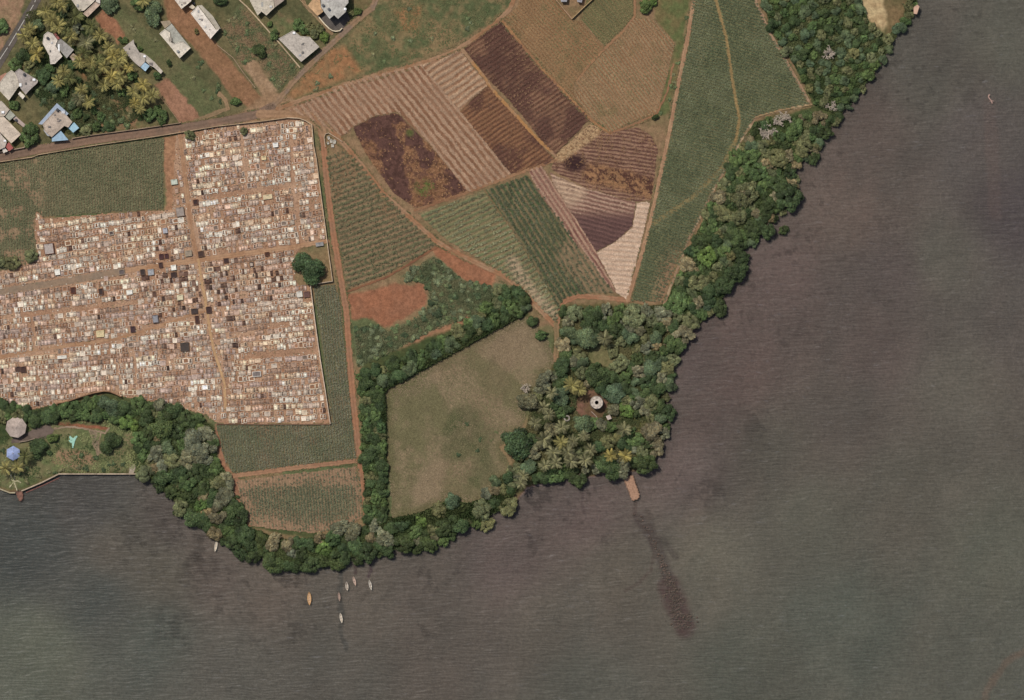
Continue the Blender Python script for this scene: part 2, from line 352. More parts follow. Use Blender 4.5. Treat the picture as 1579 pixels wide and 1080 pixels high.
SEA = [(1420, 40, (84, 80, 74)), (1330, 200, (88, 79, 74)), (1300, 330, (93, 82, 76)), (1200, 430, (92, 80, 76)), (1130, 560, (88, 76, 72)),
  (1070, 640, (84, 74, 70)), (1050, 720, (78, 69, 66)), (900, 790, (78, 69, 66)), (780, 860, (76, 68, 65)), (650, 900, (74, 68, 63)), (560, 930, (76, 71, 65)),
  (420, 900, (78, 71, 65)), (330, 880, (78, 71, 66)), (270, 800, (72, 66, 62)), (130, 780, (60, 59, 57)), (60, 850, (58, 60, 58)), (60, 1000, (78, 80, 71)),
  (150, 920, (60, 62, 59)), (240, 980, (68, 70, 65)), (350, 1030, (72, 70, 65)), (520, 1040, (71, 68, 63)), (700, 1000, (73, 68, 63)), (860, 960, (75, 71, 65)),
  (960, 880, (78, 73, 66)), (1100, 860, (80, 77, 69)), (1250, 800, (82, 80, 72)), (1400, 760, (80, 77, 70)), (1540, 850, (79, 79, 71)), (1300, 960, (76, 78, 71)),
  (1150, 1030, (73, 74, 67)), (1540, 1030, (80, 80, 73)), (900, 1060, (72, 71, 65)), (1480, 600, (88, 84, 77)), (1350, 540, (87, 78, 74)), (1300, 640, (82, 76, 71)),
  (1450, 400, (88, 84, 77)), (1510, 200, (86, 80, 77)), (1440, 130, (82, 79, 73)), (1570, 330, (76, 70, 70)), (1575, 500, (82, 77, 73)), (1380, 420, (84, 76, 73)),
  (1550, 60, (88, 86, 78)), (1200, 700, (84, 79, 72)), (1050, 560, (88, 76, 73)), (180, 850, (74, 70, 64)), (250, 880, (76, 72, 65))]
def sea_colour(X, Y, sd):
    w = 0; c = 0
    for x, y, col in SEA:
        col = np.array(col) * (1.15 if (x < 1150 and y > 700) else (1.07 if y > 700 else 0.99)) * np.array([1.0, 1.0, 1.0]) + np.array([2.0, 1.5, 2.0])
        k = 1.0 / (((X - x) ** 2 + (Y - y) ** 2) / 3600.0 + 0.15) ** 1.7; w = w + k; c = c + k[..., None] * np.array(col, float)[None]
    c = c / w[..., None]
    # weed beds and mottling of the bottom
    f1 = fbm(X, Y, 60, 41, 5); f2 = fbm(X * 0.8, Y, 9, 43, 3); f3 = fbm(X + 0.35 * Y, Y * 0.45, 46, 47, 3)
    c = c * (1 + (f1 - 0.5)[..., None] * 0.16) * (1 + (f2 - 0.5)[..., None] * 0.07) * (1 + (f3 - 0.5)[..., None] * np.array([0.10, 0.06, 0.05]))
    near = np.exp(-np.clip(sd, 0, None) / 95.0)
    sp = sstep(0.60, 0.72, fbm(X, Y, 11, 51, 4)) * sstep(0.42, 0.6, fbm(X, Y, 75, 53, 3)) * (0.15 + near) * sstep(30, 260, X)
    c = c * (1 - np.clip(sp, 0, 1)[..., None] * 0.20)
    for cx, cy, r in ((215, 835, 55), (300, 880, 45), (270, 970, 40), (455, 975, 28), (310, 855, 30), (340, 935, 30), (1180, 650, 40), (1095, 760, 30), (650, 965, 30)):
        m = np.exp(-((X - cx) ** 2 + (Y - cy) ** 2) / (2 * (r * 0.6) ** 2)) * sstep(0.46, 0.62, fbm(X, Y, 14, int(cx), 4)); c = c * (1 - 0.16 * m[..., None])
    def streak(pts, wd, col, a, seed):
        nonlocal c
        d = segdist(X + (fbm(X, Y, 16, seed) - 0.5) * 10, Y, pts)
        m = (1 - sstep(wd * 0.4, wd, d)) * a * (0.55 + 0.7 * fbm(X, Y, 8, seed + 1)); c = c * (1 - m[..., None]) + np.array(col, float) * m[..., None]
    streak([(525, 878), (526, 935), (524, 970), (533, 1002)], 5, (60, 60, 58), 0.55, 61)  # mooring shadow streaks, painted dark into the bottom colour
    streak([(568, 866), (571, 890)], 3, (62, 48, 54), 0.7, 62); streak([(546, 868), (547, 885)], 3, (62, 50, 50), 0.6, 63)
    streak([(471, 884), (472, 902)], 2.5, (62, 56, 54), 0.5, 64)
    streak([(978, 772), (980, 800), (1000, 822), (1008, 850), (1005, 880), (985, 900), (965, 912)], 3.5, (74, 62, 58), 0.5, 65)
    streak([(985, 800), (1010, 835), (1028, 880), (1040, 920), (1052, 968)], 12, (70, 62, 60), 0.6, 66)
    streak([(1032, 905), (1046, 940), (1056, 968)], 23, (72, 56, 55), 0.75, 67)
    streak([(1020, 830), (1045, 860)], 7, (66, 60, 57), 0.4, 68)
    streak([(1000, 790), (1010, 830)], 8, (70, 62, 58), 0.4, 69)
    streak([(1600, 995), (1560, 1015), (1530, 1050), (1515, 1085)], 8, (100, 84, 74), 0.55, 70)
    streak([(1527, 160), (1530, 230), (1535, 330)], 14, (96, 80, 76), 0.3, 71)
    streak([(900, 745), (898, 790)], 3, (66, 56, 56), 0.4, 72)
    # convert wanted look into bottom albedo under the murky water
    t = lin(c) / KC; b = (t - (1 - WT) * MURK) / (WT * WT)
    return np.clip(b, 0.01, 0.6)
def axis(lo, hi, st, far, g=1.25):
    a = [lo]; s = st
    while a[-1] > -far: s *= g; a.append(a[-1] - s)
    b = [hi]; s = st
    while b[-1] < far: s *= g; b.append(b[-1] + s)
    return np.array(a[::-1][:-1] + list(np.arange(lo, hi, st)) + b)
gx = axis(-70, 1650, 2.4, 9000); gy = axis(-70, 1150, 2.4, 9000)
GX, GY = np.meshgrid(gx, gy); SD = land_sd(GX, GY)
SDw = SD + (fbm(GX, GY, 12, 2) - 0.5) * 4
def land_z(X, Y, sd=None):
    if sd is None: sd = land_sd(X, Y)
    d = -sd * S
    z = np.where(d > 0, 1.0 * sstep(0, 3.0, d) ** 0.7 + 0.0, -1.0 * sstep(0, 6, -d) - 0.8 * sstep(0, 120, -d))
    return z
GZ = land_z(GX, GY, SDw) + (fbm(GX, GY, 30, 3) - 0.5) * 0.10
GZ = np.where(SD < -14, 1.0 + (fbm(GX, GY, 30, 3) - 0.5) * 0.06, GZ)
xs, ys = W(GX, GY)
Cg = np.where((SDw < 0)[..., None], terrain_colour(GX, GY, SDw), sea_colour(GX, GY, SDw))
nr, nc = GX.shape; idx = np.arange(nr * nc).reshape(nr, nc)
F = np.stack([idx[:-1, :-1], idx[1:, :-1], idx[1:, 1:], idx[:-1, 1:]], -1).reshape(-1, 4)
g = link('ground', raw_mesh('ground', np.stack([xs, ys, GZ], -1).reshape(-1, 3), F, Cg.reshape(-1, 3), True, M_soil))
tag(g, 'coastal land of red soil and grass sloping into the shallow muddy sea bed', kind='structure')
wv = [(-2600, -2600, 0), (2600, -2600, 0), (2600, 2600, 0), (-2600, 2600, 0)]
w = link('water', raw_mesh('water', wv, np.array([[0, 1, 2, 3]]), None, False, M_water))
tag(w, 'murky brown grey lagoon water with fine ripples', kind='structure')
# ------------------------------------------------------------ sheets on the ground
def sheet(name, poly, colfn, hfn, z=1.08, res=1.2, mat=M_field, wob=2.0, wsc=8, maskfn=None, label=None):
    P = np.array(poly); x0, y0 = P.min(0) - 6; x1, y1 = P.max(0) + 6
    X, Y = np.meshgrid(np.arange(x0, x1, res), np.arange(y0, y1, res))
    Xc = X[:-1, :-1] + res / 2; Yc = Y[:-1, :-1] + res / 2
    a = Xc + (fbm(Xc, Yc, wsc, 81) - 0.5) * wob * 2; b = Yc + (fbm(Xc, Yc, wsc, 82) - 0.5) * wob * 2
    m = maskfn(a, b) if maskfn else pip(a, b, poly)
    n, k = X.shape; idx = np.arange(n * k).reshape(n, k)
    Fq = np.stack([idx[:-1, :-1], idx[1:, :-1], idx[1:, 1:], idx[:-1, 1:]], -1)[m]
    used, inv = np.unique(Fq, return_inverse=True); Fq = inv.reshape(-1, 4)
    Xu = X.ravel()[used]; Yu = Y.ravel()[used]; wx, wy = W(Xu, Yu)
    zz = z + hfn(Xu, Yu)
    o = link(name, raw_mesh(name, np.stack([wx, wy, zz], -1), Fq, colfn(Xu, Yu), True, mat)); o['kind'] = 'structure'
    if label: o['label'] = label
    return o
def rows_coord(X, Y, ang, sp, wob=2.6):
    a = math.radians(ang); s = -X * math.sin(a) + Y * math.cos(a)
    return (s + (fbm(X, Y, 30, 91) - 0.5) * wob * 2) / sp
def blades(name, P, Ccol, n, length, width, height, label, parent=None, flat=0.5, z=1.1, mat=None, cat=None, cvar=0.25, zs=None):
    """tufts: n blades at each point; P in pixels, sizes in metres"""
    N = len(P)
    if N == 0: return None
    wx, wy = W(P[:, 0], P[:, 1]); wx = np.repeat(wx, n); wy = np.repeat(wy, n)
    a = rng.random(N * n) * 2 * np.pi; L = length * (0.6 + 0.7 * rng.random(N * n)); wd = width * (0.6 + 0.8 * rng.random(N * n))
    ca, sa = np.cos(a), np.sin(a); j = rng.normal(0, 0.15, (N * n, 2)) * length
    bx = wx + j[:, 0]; by = wy + j[:, 1]; h = height * (0.4 + 0.9 * rng.random(N * n))
    zb = np.full(N * n, z) if zs is None else np.repeat(zs, n)
    V = np.stack([np.stack([bx - sa * wd / 2, by + ca * wd / 2, zb + h * 0.35], -1), np.stack([bx + sa * wd / 2, by - ca * wd / 2, zb + h * 0.35], -1),
                  np.stack([bx + ca * L, by + sa * L, zb + h], -1)], 1).reshape(-1, 3)
    Fc = np.arange(N * n * 3).reshape(-1, 3)
    c = np.repeat(Ccol, n, 0) * (1 + cvar * (rng.random((N * n, 1)) * 2 - 1)); c = np.repeat(c, 3, 0)
    o = link(name, raw_mesh(name, V, Fc, c, False, mat or M_leafcover)); tag(o, label, cat, kind='stuff'); return o
def row_points(poly, ang, sp, step, jit=0.5):
    P = np.array(poly, float); a = math.radians(ang); d = np.array([math.cos(a), math.sin(a)]); nrm = np.array([-math.sin(a), math.cos(a)])
    u = P @ d; v = P @ nrm
    U, V = np.meshgrid(np.arange(u.min(), u.max(), step), np.arange(math.ceil(v.min() / sp), math.floor(v.max() / sp) + 1) * sp)
    U = U.ravel() + rng.normal(0, jit * step * 0.5, U.size); V = V.ravel() + rng.normal(0, jit * 0.5, V.size)
    Q = U[:, None] * d + V[:, None] * nrm
    Q = Q[pip(Q[:, 0] , Q[:, 1], poly)]
    return Q
def area_points(poly, density):
    P = np.array(poly, float); lo = P.min(0); hi = P.max(0); n = int((hi - lo).prod() * density)
    Q = lo + rng.random((n, 2)) * (hi - lo); return Q[pip(Q[:, 0], Q[:, 1], poly)]
# ---- fields: polygon, row angle (image degrees, y down), spacing px, ridge height m, furrow colour, ridge colour, patch colour, label
FIELDS = []
def field(name, poly, ang, sp, ridge, cf, cr, label, patch=None, psc=40, pth=(0.5, 0.65), tuft=None, sharp=0.35, row_noise=0.5, z=1.06, custom=None, wob=2.0):
    def colfn(X, Y):
        p = rows_coord(X, Y, ang, sp); tri = 0.5 + 0.5 * np.cos(2 * np.pi * p)
        prof = sstep(0.5 - sharp, 0.5 + sharp, tri + (fbm(X, Y, 5, 93) - 0.5) * row_noise * 1.5); fade = 0.55 + 0.45 * sstep(0.38, 0.6, fbm(X, Y, 24, 98)); prof = 0.5 + (prof - 0.5) * fade
        C = mix(cf, cr, prof)
        if patch is not None: C = mix(C, mix(patch, np.asarray(patch) * 0.85, prof), sstep(pth[0], pth[1], fbm(X, Y, psc, len(name) + int(sp * 7), 4)))
        if custom: C = custom(X, Y, C, prof)
        C = C * (0.86 + 0.28 * fbm(X, Y, 16, 95))[:, None]
        # ploughing marks: every row its own tone
        k = np.floor(p + 0.5); C = C * (0.95 + 0.1 * _lat[(k.astype(int)) & 255, 7])[:, None]
        return C
    def hfn(X, Y):
        p = rows_coord(X, Y, ang, sp); return ridge * (0.5 + 0.5 * np.cos(2 * np.pi * p)) + (fbm(X, Y, 4, 96) - 0.5) * 0.10
    o = sheet(name, poly, colfn, hfn, z=z, label=label, wob=wob)
    if tuft:
        for tf in (tuft if isinstance(tuft, list) else [tuft]):
            Q = row_points(poly, ang, sp, tf.get('step', 2.5), tf.get('jit', 0.8))
            if 'keep' in tf: Q = Q[tf['keep'](Q[:, 0], Q[:, 1])]
            c = mix(tf['c'], tf.get('c2', tf['c']), sstep(0.35, 0.65, fbm(Q[:, 0], Q[:, 1], tf.get('sc', 35), 97)))
            blades(tf.get('name', 'cane_leaves'), Q, c, tf.get('n', 7), tf.get('L', 0.7), tf.get('w', 0.22), tf.get('h', 0.7), tf['label'], z=1.12 + ridge * 0.8, cat=tf.get('cat', 'crop'))
    return o
def hole(p): return lambda X, Y: ~pip(X, Y, p)
GR1 = T(96, 98, 74, 1.25); GR2 = T(80, 86, 64, 1.25); GR3 = T(106, 104, 80, 1.25)
field('cane_field', [(-60, 262), (0, 254), (60, 241), (150, 227), (252, 213), (252, 322), (160, 328), (66, 334), (56, 326), (52, 345), (58, 400), (30, 412), (-60, 425)], 88, 4.2, 0.12,
  T(124, 110, 88), T(102, 104, 78), 'dense green cane field filling the left edge above the cemetery', custom=lambda X, Y, C, p: mix(C, T(142, 118, 96), sstep(0.42, 0.6, fbm(X, Y, 16, 66, 4)) * (1 - sstep(40, 90, X)) * 0.8), tuft=dict(keep=lambda X, Y: (X > 70) | (fbm(X, Y, 16, 66, 4) < 0.52) | (rng.random(len(X)) > 0.6), c=GR1 * 1.12, c2=GR3 * 1.15, step=2.2, n=8, label='green cane leaves of the field left of the cemetery'))
field('cane_field', [(503, 240), (534, 233), (550, 246), (584, 290), (630, 338), (674, 378), (600, 420), (536, 446), (524, 380), (512, 310)], -20, 8.2, 0.3,
  T(130, 108, 86), T(104, 100, 76), 'triangular cane field with spaced green rows beside the cemetery track', patch=T(132, 108, 84), psc=28, pth=(0.55, 0.8), sharp=0.3,
  tuft=dict(c=T(108, 104, 80, 1.2), c2=T(96, 98, 72, 1.2), step=2.0, n=6, jit=3.0, L=0.7, label='green cane leaves in rows of the triangular field'))
STRAW = T(174, 145, 122); RB = T(128, 90, 76)
def strawclump(lbl, c=STRAW, c2=None, step=2.2, keep=None):
    d = dict(name='straw_litter', c=c * 0.95, c2=(c2 if c2 is not None else c * 0.8), step=step, n=6, jit=2.0, L=0.6, w=0.16, h=0.2, label=lbl, cat='straw')
    if keep: d['keep'] = keep
    return d
field('harvested_field', [(446, 170), (529, 131), (560, 122), (650, 100), (709, 171), (788, 269), (721, 297), (666, 226), (612, 172), (576, 180), (543, 197), (529, 210), (495, 192)], 51, 9.2, 0.35,
  T(128, 94, 74), T(168, 138, 116), 'harvested field of long pale straw windrows over red soil', sharp=0.28, row_noise=0.8, tuft=strawclump('pale straw lying in long windrows of the harvested field'))
field('harvested_field', [(650, 102), (709, 79), (752, 131), (709, 171)], -34, 9.0, 0.35, T(132, 98, 76), T(178, 150, 126), 'small harvested field with short bright straw windrows', sharp=0.25,
  row_noise=0.7, tuft=strawclump('bright straw lying in the short windrows'))
DK = T(100, 70, 56); DK2 = T(134, 98, 74)
field('ploughed_field', [(752, 133), (845, 236), (858, 248), (788, 269), (709, 173)], -34, 6.6, 0.3, DK, DK2, 'dark brown ploughed field left of the thin tan track', patch=T(96, 68, 58), psc=50,
  tuft=strawclump('brown trash lying on the dark ploughed rows', T(144, 108, 80), T(100, 74, 64), 3.2))
field('ploughed_field', [(715, 75), (772, 33), (835, 108), (910, 184), (857, 238), (845, 228), (800, 172), (750, 118)], -34, 6.6, 0.3, T(94, 66, 55), T(128, 98, 80), 'large dark maroon ploughed field under the curved track',
  patch=T(92, 66, 58), psc=45, tuft=strawclump('dry brown trash on the maroon rows', T(140, 108, 84), T(100, 74, 64), 3.0))
LB = T(140, 110, 82); LG = T(120, 108, 80)
field('fallow_field', [(777, 30), (800, 8), (812, -60), (850, -60), (857, 2), (882, 32), (896, 32), (932, 74), (908, 102), (884, 128), (886, 155), (835, 104)], 47, 5.0, 0.16, T(128, 98, 72), T(138, 112, 84),
  'light brown fallow field with thin weeds at the top', patch=T(124, 104, 76), psc=14, pth=(0.55, 0.85), tuft=dict(name='weeds', c=T(110, 106, 74, 1.2), c2=T(150, 120, 92), step=3.5, n=4, L=0.5, h=0.3, label='thin weeds on the light brown field', cat='weeds'))
field('fallow_field', [(978, 27), (1011, 33), (1041, 67), (1028, 122), (1013, 174), (940, 204), (900, 170), (886, 150), (888, 126), (912, 102), (940, 72), (965, 46)], 52, 5.0, 0.16, T(134, 102, 76), T(144, 122, 96),
  'brown striped fallow field left of the weedy hedge strip', patch=T(128, 108, 80), psc=14, pth=(0.55, 0.85), tuft=dict(name='weeds', c=T(118, 110, 80, 1.2), c2=T(150, 122, 94), step=3.5, n=4, L=0.5, h=0.3, label='thin weeds on the striped fallow field', cat='weeds'))
field('vegetable_field', [(897, 30), (918, -60), (978, -60), (976, 26), (962, 42), (932, 71)], 47, 5.2, 0.2, T(116, 102, 74), T(98, 100, 70), 'small greenish plot below the walled yard at the top',
  tuft=dict(name='vegetable_leaves', c=GR1, c2=T(130, 116, 84, 1.1), step=3, n=5, L=0.45, h=0.35, label='low green plants of the plot by the walled yard'))
MAR = T(92, 66, 60)
def burn_a(X, Y):
    d = segdist(X, Y, [(552, 206), (575, 200), (596, 212), (604, 240), (606, 268), (618, 298)]); e = np.minimum(segdist(X, Y, [(576, 184), (612, 180)]), segdist(X, Y, [(632, 208), (660, 245)]) + 4)
    n = (fbm(X, Y, 18, 77, 4) - 0.5) * 26
    return np.clip((1 - sstep(14, 22, d + n)) + (1 - sstep(9, 16, e + n)) + (1 - sstep(8, 26, np.hypot(X - 704, Y - 280) + n)), 0, 1)
def burnt(X, Y, C, prof):
    C = mix(T(134, 98, 74), MAR, np.clip(burn_a(X, Y) + sstep(0.5, 0.62, fbm(X, Y, 5, 88)) * 0.7, 0, 1))
    g2 = (1 - sstep(6, 20, np.hypot(X - 653, (Y - 289) * 1.1))) * sstep(0.35, 0.55, fbm(X, Y, 8, 79)) + (1 - sstep(2, 9, np.hypot(X - 632, Y - 205)))
    C = mix(C, T(96, 104, 60), np.clip(g2, 0, 1) * 0.8)
    sp = sstep(0.50, 0.62, fbm(X, Y, 4.0, 78, 2)); return C * (1 - 0.32 * sp)[:, None]
def in_burn(X, Y): return rng.random(len(X)) > burn_a(X, Y) * 0.85
BF = [(544, 198), (576, 181), (611, 174), (666, 228), (721, 294), (690, 308), (640, 321), (605, 296), (565, 238)]
field('burnt_field', BF, 51, 9.0, 0.12, MAR, MAR, 'burnt dark maroon patch with tan cane trash and a green weedy spot', custom=burnt, row_noise=1,
  tuft=[dict(name='cane_trash', c=T(172, 132, 98), c2=T(138, 100, 76), step=1.7, n=5, jit=5, L=0.6, w=0.15, h=0.5, keep=in_burn, label='tan standing cane trash in the burnt patch', cat='straw'),
        dict(name='weeds', c=T(96, 108, 58, 1.25), step=2.0, n=5, jit=5, L=0.6, h=0.5, keep=lambda X, Y: (np.hypot(X - 655, Y - 289) < 15) & (fbm(X, Y, 7, 5) > 0.45), label='bright green weeds inside the burnt patch', cat='weeds')])
field('cane_field', [(645, 330), (690, 315), (745, 294), (808, 384), (858, 470), (864, 480), (857, 498), (800, 440), (764, 414), (691, 372)], -24, 7.6, 0.28, T(128, 112, 86), T(104, 110, 80),
  'pale green cane field with light streaks beside the winding track', sharp=0.3,
  custom=lambda X, Y, C, p: mix(C, T(168, 146, 124), (1 - sstep(3, 16, segdist(X, Y, [(790, 405), (815, 445), (850, 485)]))) * 0.7),
  tuft=dict(c=T(140, 138, 110, 1.2), c2=T(112, 110, 86, 1.2), step=2.0, n=7, jit=2.2, L=0.7, label='pale green cane leaves of the streaked field', keep=lambda X, Y: fbm(X, Y, 9, 3) > 0.4))
field('cane_field', [(749, 293), (813, 271), (836, 300), (880, 362), (910, 400), (948, 452), (905, 452), (872, 458), (862, 475), (858, 468), (808, 382)], 58, 8.0, 0.25, T(118, 104, 80), T(74, 88, 62),
  'dark green cane field with rows running to the track fork', sharp=0.35, custom=lambda X, Y, C, p: mix(C, mix(T(136, 112, 90), T(116, 104, 82), p), (1 - sstep(16, 34, segdist(X, Y, [(885, 392), (915, 425), (940, 446)]) + (fbm(X, Y, 14, 70) - 0.5) * 16)) * 0.8), tuft=dict(keep=lambda X, Y: (segdist(X, Y, [(885, 392), (915, 425), (940, 446)]) > 26) | (rng.random(len(X)) > 0.55), c=T(78, 82, 62, 1.25), c2=T(92, 94, 74, 1.25), step=1.9, n=8, jit=3.0, L=0.8, label='dark green cane leaves of the field by the fork'))
field('harvested_field', [(814, 263), (834, 256), (848, 276), (886, 336), (919, 389), (951, 452), (936, 438), (874, 358), (832, 300)], 57, 7.0, 0.3, T(120, 84, 76), T(172, 140, 120), 'narrow strip of pinkish straw rows between green and dark fields', sharp=0.25, row_noise=0.4,
  tuft=strawclump('pinkish straw on the narrow strip', T(176, 144, 124), None, 2.0))
def dark13(X, Y, C, prof):
    C = mix(T(140, 110, 92), T(98, 70, 62), sstep(0.4, 0.6, 0.5 * prof + 0.5 * fbm(X, Y, 7, 60)))
    C = mix(C, T(60, 42, 42), (1 - sstep(10, 24, np.hypot((X - 886), (Y - 252) * 1.3))))
    s1 = (1 - sstep(9, 15, segdist(X, Y, [(862, 238), (895, 215), (915, 200)])))
    C = mix(C, T(166, 138, 108), s1)
    band = 1 - sstep(10, 22, segdist(X, Y, [(915, 268), (960, 278), (1000, 290)]))
    C = mix(C, mix(T(144, 108, 80), T(84, 58, 50), sstep(0.42, 0.58, fbm(X, Y, 4.5, 61))), band)
    return C
P13 = [(858, 238), (890, 210), (912, 190), (935, 206), (984, 197), (1004, 210), (1014, 232), (1004, 308), (980, 312), (904, 290), (850, 262)]
field('burnt_field', P13, 8, 5.5, 0.15, MAR, DK2, 'dark burnt triangle with orange trash beside the long straight track', custom=dark13,
  tuft=[dict(name='cane_trash', c=T(160, 124, 92), c2=T(132, 98, 78), step=1.8, n=5, jit=4, L=0.55, w=0.15, h=0.45, label='orange tan cane trash in the burnt triangle', cat='straw',
   keep=lambda X, Y: ((segdist(X, Y, [(915, 268), (960, 278), (1000, 290)]) < 18) & (fbm(X, Y, 8, 62) > 0.45)) | (segdist(X, Y, [(862, 238), (895, 215), (915, 200)]) < 14) | (fbm(X, Y, 6, 64) > 0.5))])
def purple(X, Y, C, prof):
    C = mix(T(120, 90, 80), T(164, 134, 118), sstep(0.35, 0.65, prof * 0.7 + 0.4 * (fbm(X, Y, 12, 65) - 0.3)) * (1 - sstep(318, 345, Y)))
    C = mix(C, mix(T(86, 64, 62), T(104, 78, 74), prof), sstep(320, 342, Y))
    C = mix(C, mix(T(150, 124, 106), T(190, 162, 140), prof), (1 - sstep(20, 42, np.hypot(X - 872, (Y - 292) * 1.2))))
    return C
field('ploughed_field', [(848, 268), (904, 291), (980, 313), (975, 349), (948, 373), (918, 388), (884, 334), (852, 280)], 14, 6.5, 0.25, MAR, DK2, 'purple brown ploughed field with pale straw in its upper corner', custom=purple, sharp=0.3,
  tuft=strawclump('pale straw scattered on the purple brown field', T(180, 150, 130), T(130, 100, 90), 4.5, keep=lambda X, Y: Y < 330))
field('straw_field', [(982, 313), (1002, 312), (990, 368), (966, 462), (952, 452), (932, 412), (919, 390), (948, 374), (976, 350)], 5, 7.5, 0.22, T(182, 154, 134), T(200, 174, 154), 'bright cream straw covered field at the narrow lower tip', sharp=0.4,
  tuft=strawclump('cream straw covering the bright field', T(204, 178, 158), T(190, 160, 140), 2.6))
BIG = [(1071, -60), (1160, -60), (1164, 0), (1186, 50), (1216, 102), (1248, 160), (1200, 170), (1164, 180), (1146, 208), (1128, 242), (1104, 288), (1062, 368), (1026, 466), (974, 464), (990, 400), (1010, 318), (1034, 210), (1050, 120), (1066, 50)]
def big_c(X, Y, C, p):
    b = sstep(350, 430, Y) * sstep(-10, 30, (X - 1000) - (450 - Y) * 0.25) * 0.75
    C = mix(C, T(142, 108, 88), b)
    for pts, w_, a_ in (([(1101, -10), (1120, 60), (1130, 130), (1140, 185), (1134, 218)], 3.5, 0.9), ([(1134, 218), (1110, 262), (1070, 303), (1006, 346)], 5, 0.45), ([(1120, 262), (1095, 310), (1050, 400), (1035, 440)], 6, 0.4)):
        C = mix(C, T(142, 118, 82), (1 - sstep(w_ * 0.4, w_, segdist(X, Y, pts))) * a_)
    return C
def big_keep(X, Y):
    return (segdist(X, Y, [(1101, -10), (1120, 60), (1130, 130), (1140, 185), (1134, 218)]) > 2.6) & (rng.random(len(X)) > 0.75 * sstep(355, 440, Y) * sstep(-10, 30, (X - 1000) - (450 - Y) * 0.25)) & \
        ((segdist(X, Y, [(1134, 218), (1110, 262), (1070, 303), (1006, 346)]) > 4) | (rng.random(len(X)) > 0.6))
field('cane_field', BIG, 17, 4.4, 0.12, T(112, 106, 78), T(90, 102, 76), 'large green cane field between the straight track and the coastal trees', custom=big_c,
  tuft=dict(c=T(104, 107, 83, 1.25), c2=T(88, 94, 71, 1.22), step=2.2, n=8, L=0.75, label='green cane leaves of the large field by the coast', keep=big_keep))
field('cane_field', [(334, 656), (512, 656), (512, 648), (484, 442), (516, 440), (526, 470), (534, 560), (543, 650), (551, 706), (450, 718), (360, 730), (345, 705)], 84, 4.2, 0.12, T(116, 102, 80), T(92, 102, 76),
  'bent green cane field wrapped round the lower cemetery wall', patch=T(124, 106, 84), psc=36, pth=(0.58, 0.8), tuft=dict(c=T(112, 110, 92, 1.27), c2=T(102, 104, 84, 1.27), step=2.2, n=8, label='green cane leaves wrapped round the cemetery wall'))
def low_c(X, Y, C, p):
    d = -sdist(X, Y, F18); return mix(C, mix(T(150, 118, 98), T(132, 110, 88), p), (1 - sstep(2, 40, d + (fbm(X, Y, 20, 12) - 0.5) * 30 - (Y < 750) * 6)) * 0.85)
F18 = [(365, 742), (450, 731), (553, 719), (562, 796), (530, 814), (480, 822), (420, 816), (385, 810), (372, 780)]
field('cane_field', F18, 86, 4.6, 0.14, T(126, 110, 88), T(100, 104, 80), 'young cane field with bare pink edges above the shore trees', custom=low_c,
  tuft=dict(c=T(104, 106, 84, 1.25), c2=T(94, 98, 78, 1.25), step=2.2, n=7, label='young cane leaves of the lowest field', keep=lambda X, Y: (-sdist(X, Y, F18) + (fbm(X, Y, 20, 12) - 0.5) * 30 - (Y < 750) * 6 > 15) | (rng.random(len(X)) > 0.7)))
MEAD = [(594, 606), (620, 588), (700, 548), (760, 512), (808, 488), (826, 500), (846, 528), (856, 556), (834, 592), (812, 625), (806, 660), (770, 690), (790, 722), (760, 764), (720, 776), (690, 770), (650, 790), (604, 800), (598, 700)]
def mead_c(X, Y):
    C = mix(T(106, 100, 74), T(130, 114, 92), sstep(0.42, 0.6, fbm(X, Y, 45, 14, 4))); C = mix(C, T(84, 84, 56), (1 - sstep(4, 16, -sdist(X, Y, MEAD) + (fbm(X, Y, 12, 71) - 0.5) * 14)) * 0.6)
    C = mix(C, T(120, 102, 82), (1 - sstep(10, 40, segdist(X, Y, [(690, 560), (790, 520), (700, 740)]))) * 0.4)
    C = mix(C, T(68, 76, 50), (1 - sstep(12, 30, segdist(X + (fbm(X, Y, 14, 15) - .5) * 30, Y, [(700, 690), (715, 645), (735, 665), (745, 735)]))) * 0.62 * (0.5 + fbm(X, Y, 9, 46)))
    return C * (0.9 + 0.2 * fbm(X, Y, 9, 16))[:, None] * (0.93 + 0.14 * fbm(X + Y * 0.3, Y * 0.25, 8, 18))[:, None]
sheet('meadow', MEAD, mead_c, lambda X, Y: (fbm(X, Y, 20, 17) - 0.5) * 0.15, z=1.06, res=1.6, wob=4, label='fenceless dry meadow ringed by hedges and trees')
# ------------------------------------------------------------ tracks and roads
def track(name, pts, wd, ca, cb, label, z=1.14, res=0.9, rut=True, mat=M_road, wob=1.6):
    P = np.array(pts, float)
    poly = [(P[:, 0].min() - wd, P[:, 1].min() - wd), (P[:, 0].max() + wd, P[:, 1].min() - wd), (P[:, 0].max() + wd, P[:, 1].max() + wd), (P[:, 0].min() - wd, P[:, 1].max() + wd)]
    def colfn(X, Y):
        d = segdist(X, Y, pts) / (wd / 2); C = mix(ca, cb, sstep(0.38, 0.62, fbm(X, Y, 18, 19)))
        if rut: C = C * (1 + 0.10 * np.exp(-((d - 0.5) / 0.2) ** 2) - 0.10 * np.exp(-(d / 0.22) ** 2))[:, None]
        return C * (0.92 + 0.16 * fbm(X, Y, 5, 20))[:, None]
    return sheet(name, poly, colfn, lambda X, Y: (fbm(X, Y, 8, 23) - 0.5) * 0.04, z=z, res=res, mat=mat, wob=wob, wsc=5,
        maskfn=lambda X, Y: segdist(X, Y, pts) < wd / 2 * 1.0, label=label)
TR = T(152, 121, 97); TR2 = T(146, 110, 88); RED = T(152, 110, 86)
track('asphalt_road', [(75, -60), (57, 0), (38, 32), (16, 68), (-4, 102), (-60, 190)], 13, T(98, 90, 86), T(90, 84, 80), 'grey asphalt road cutting the upper left corner', rut=False, wob=0.6)
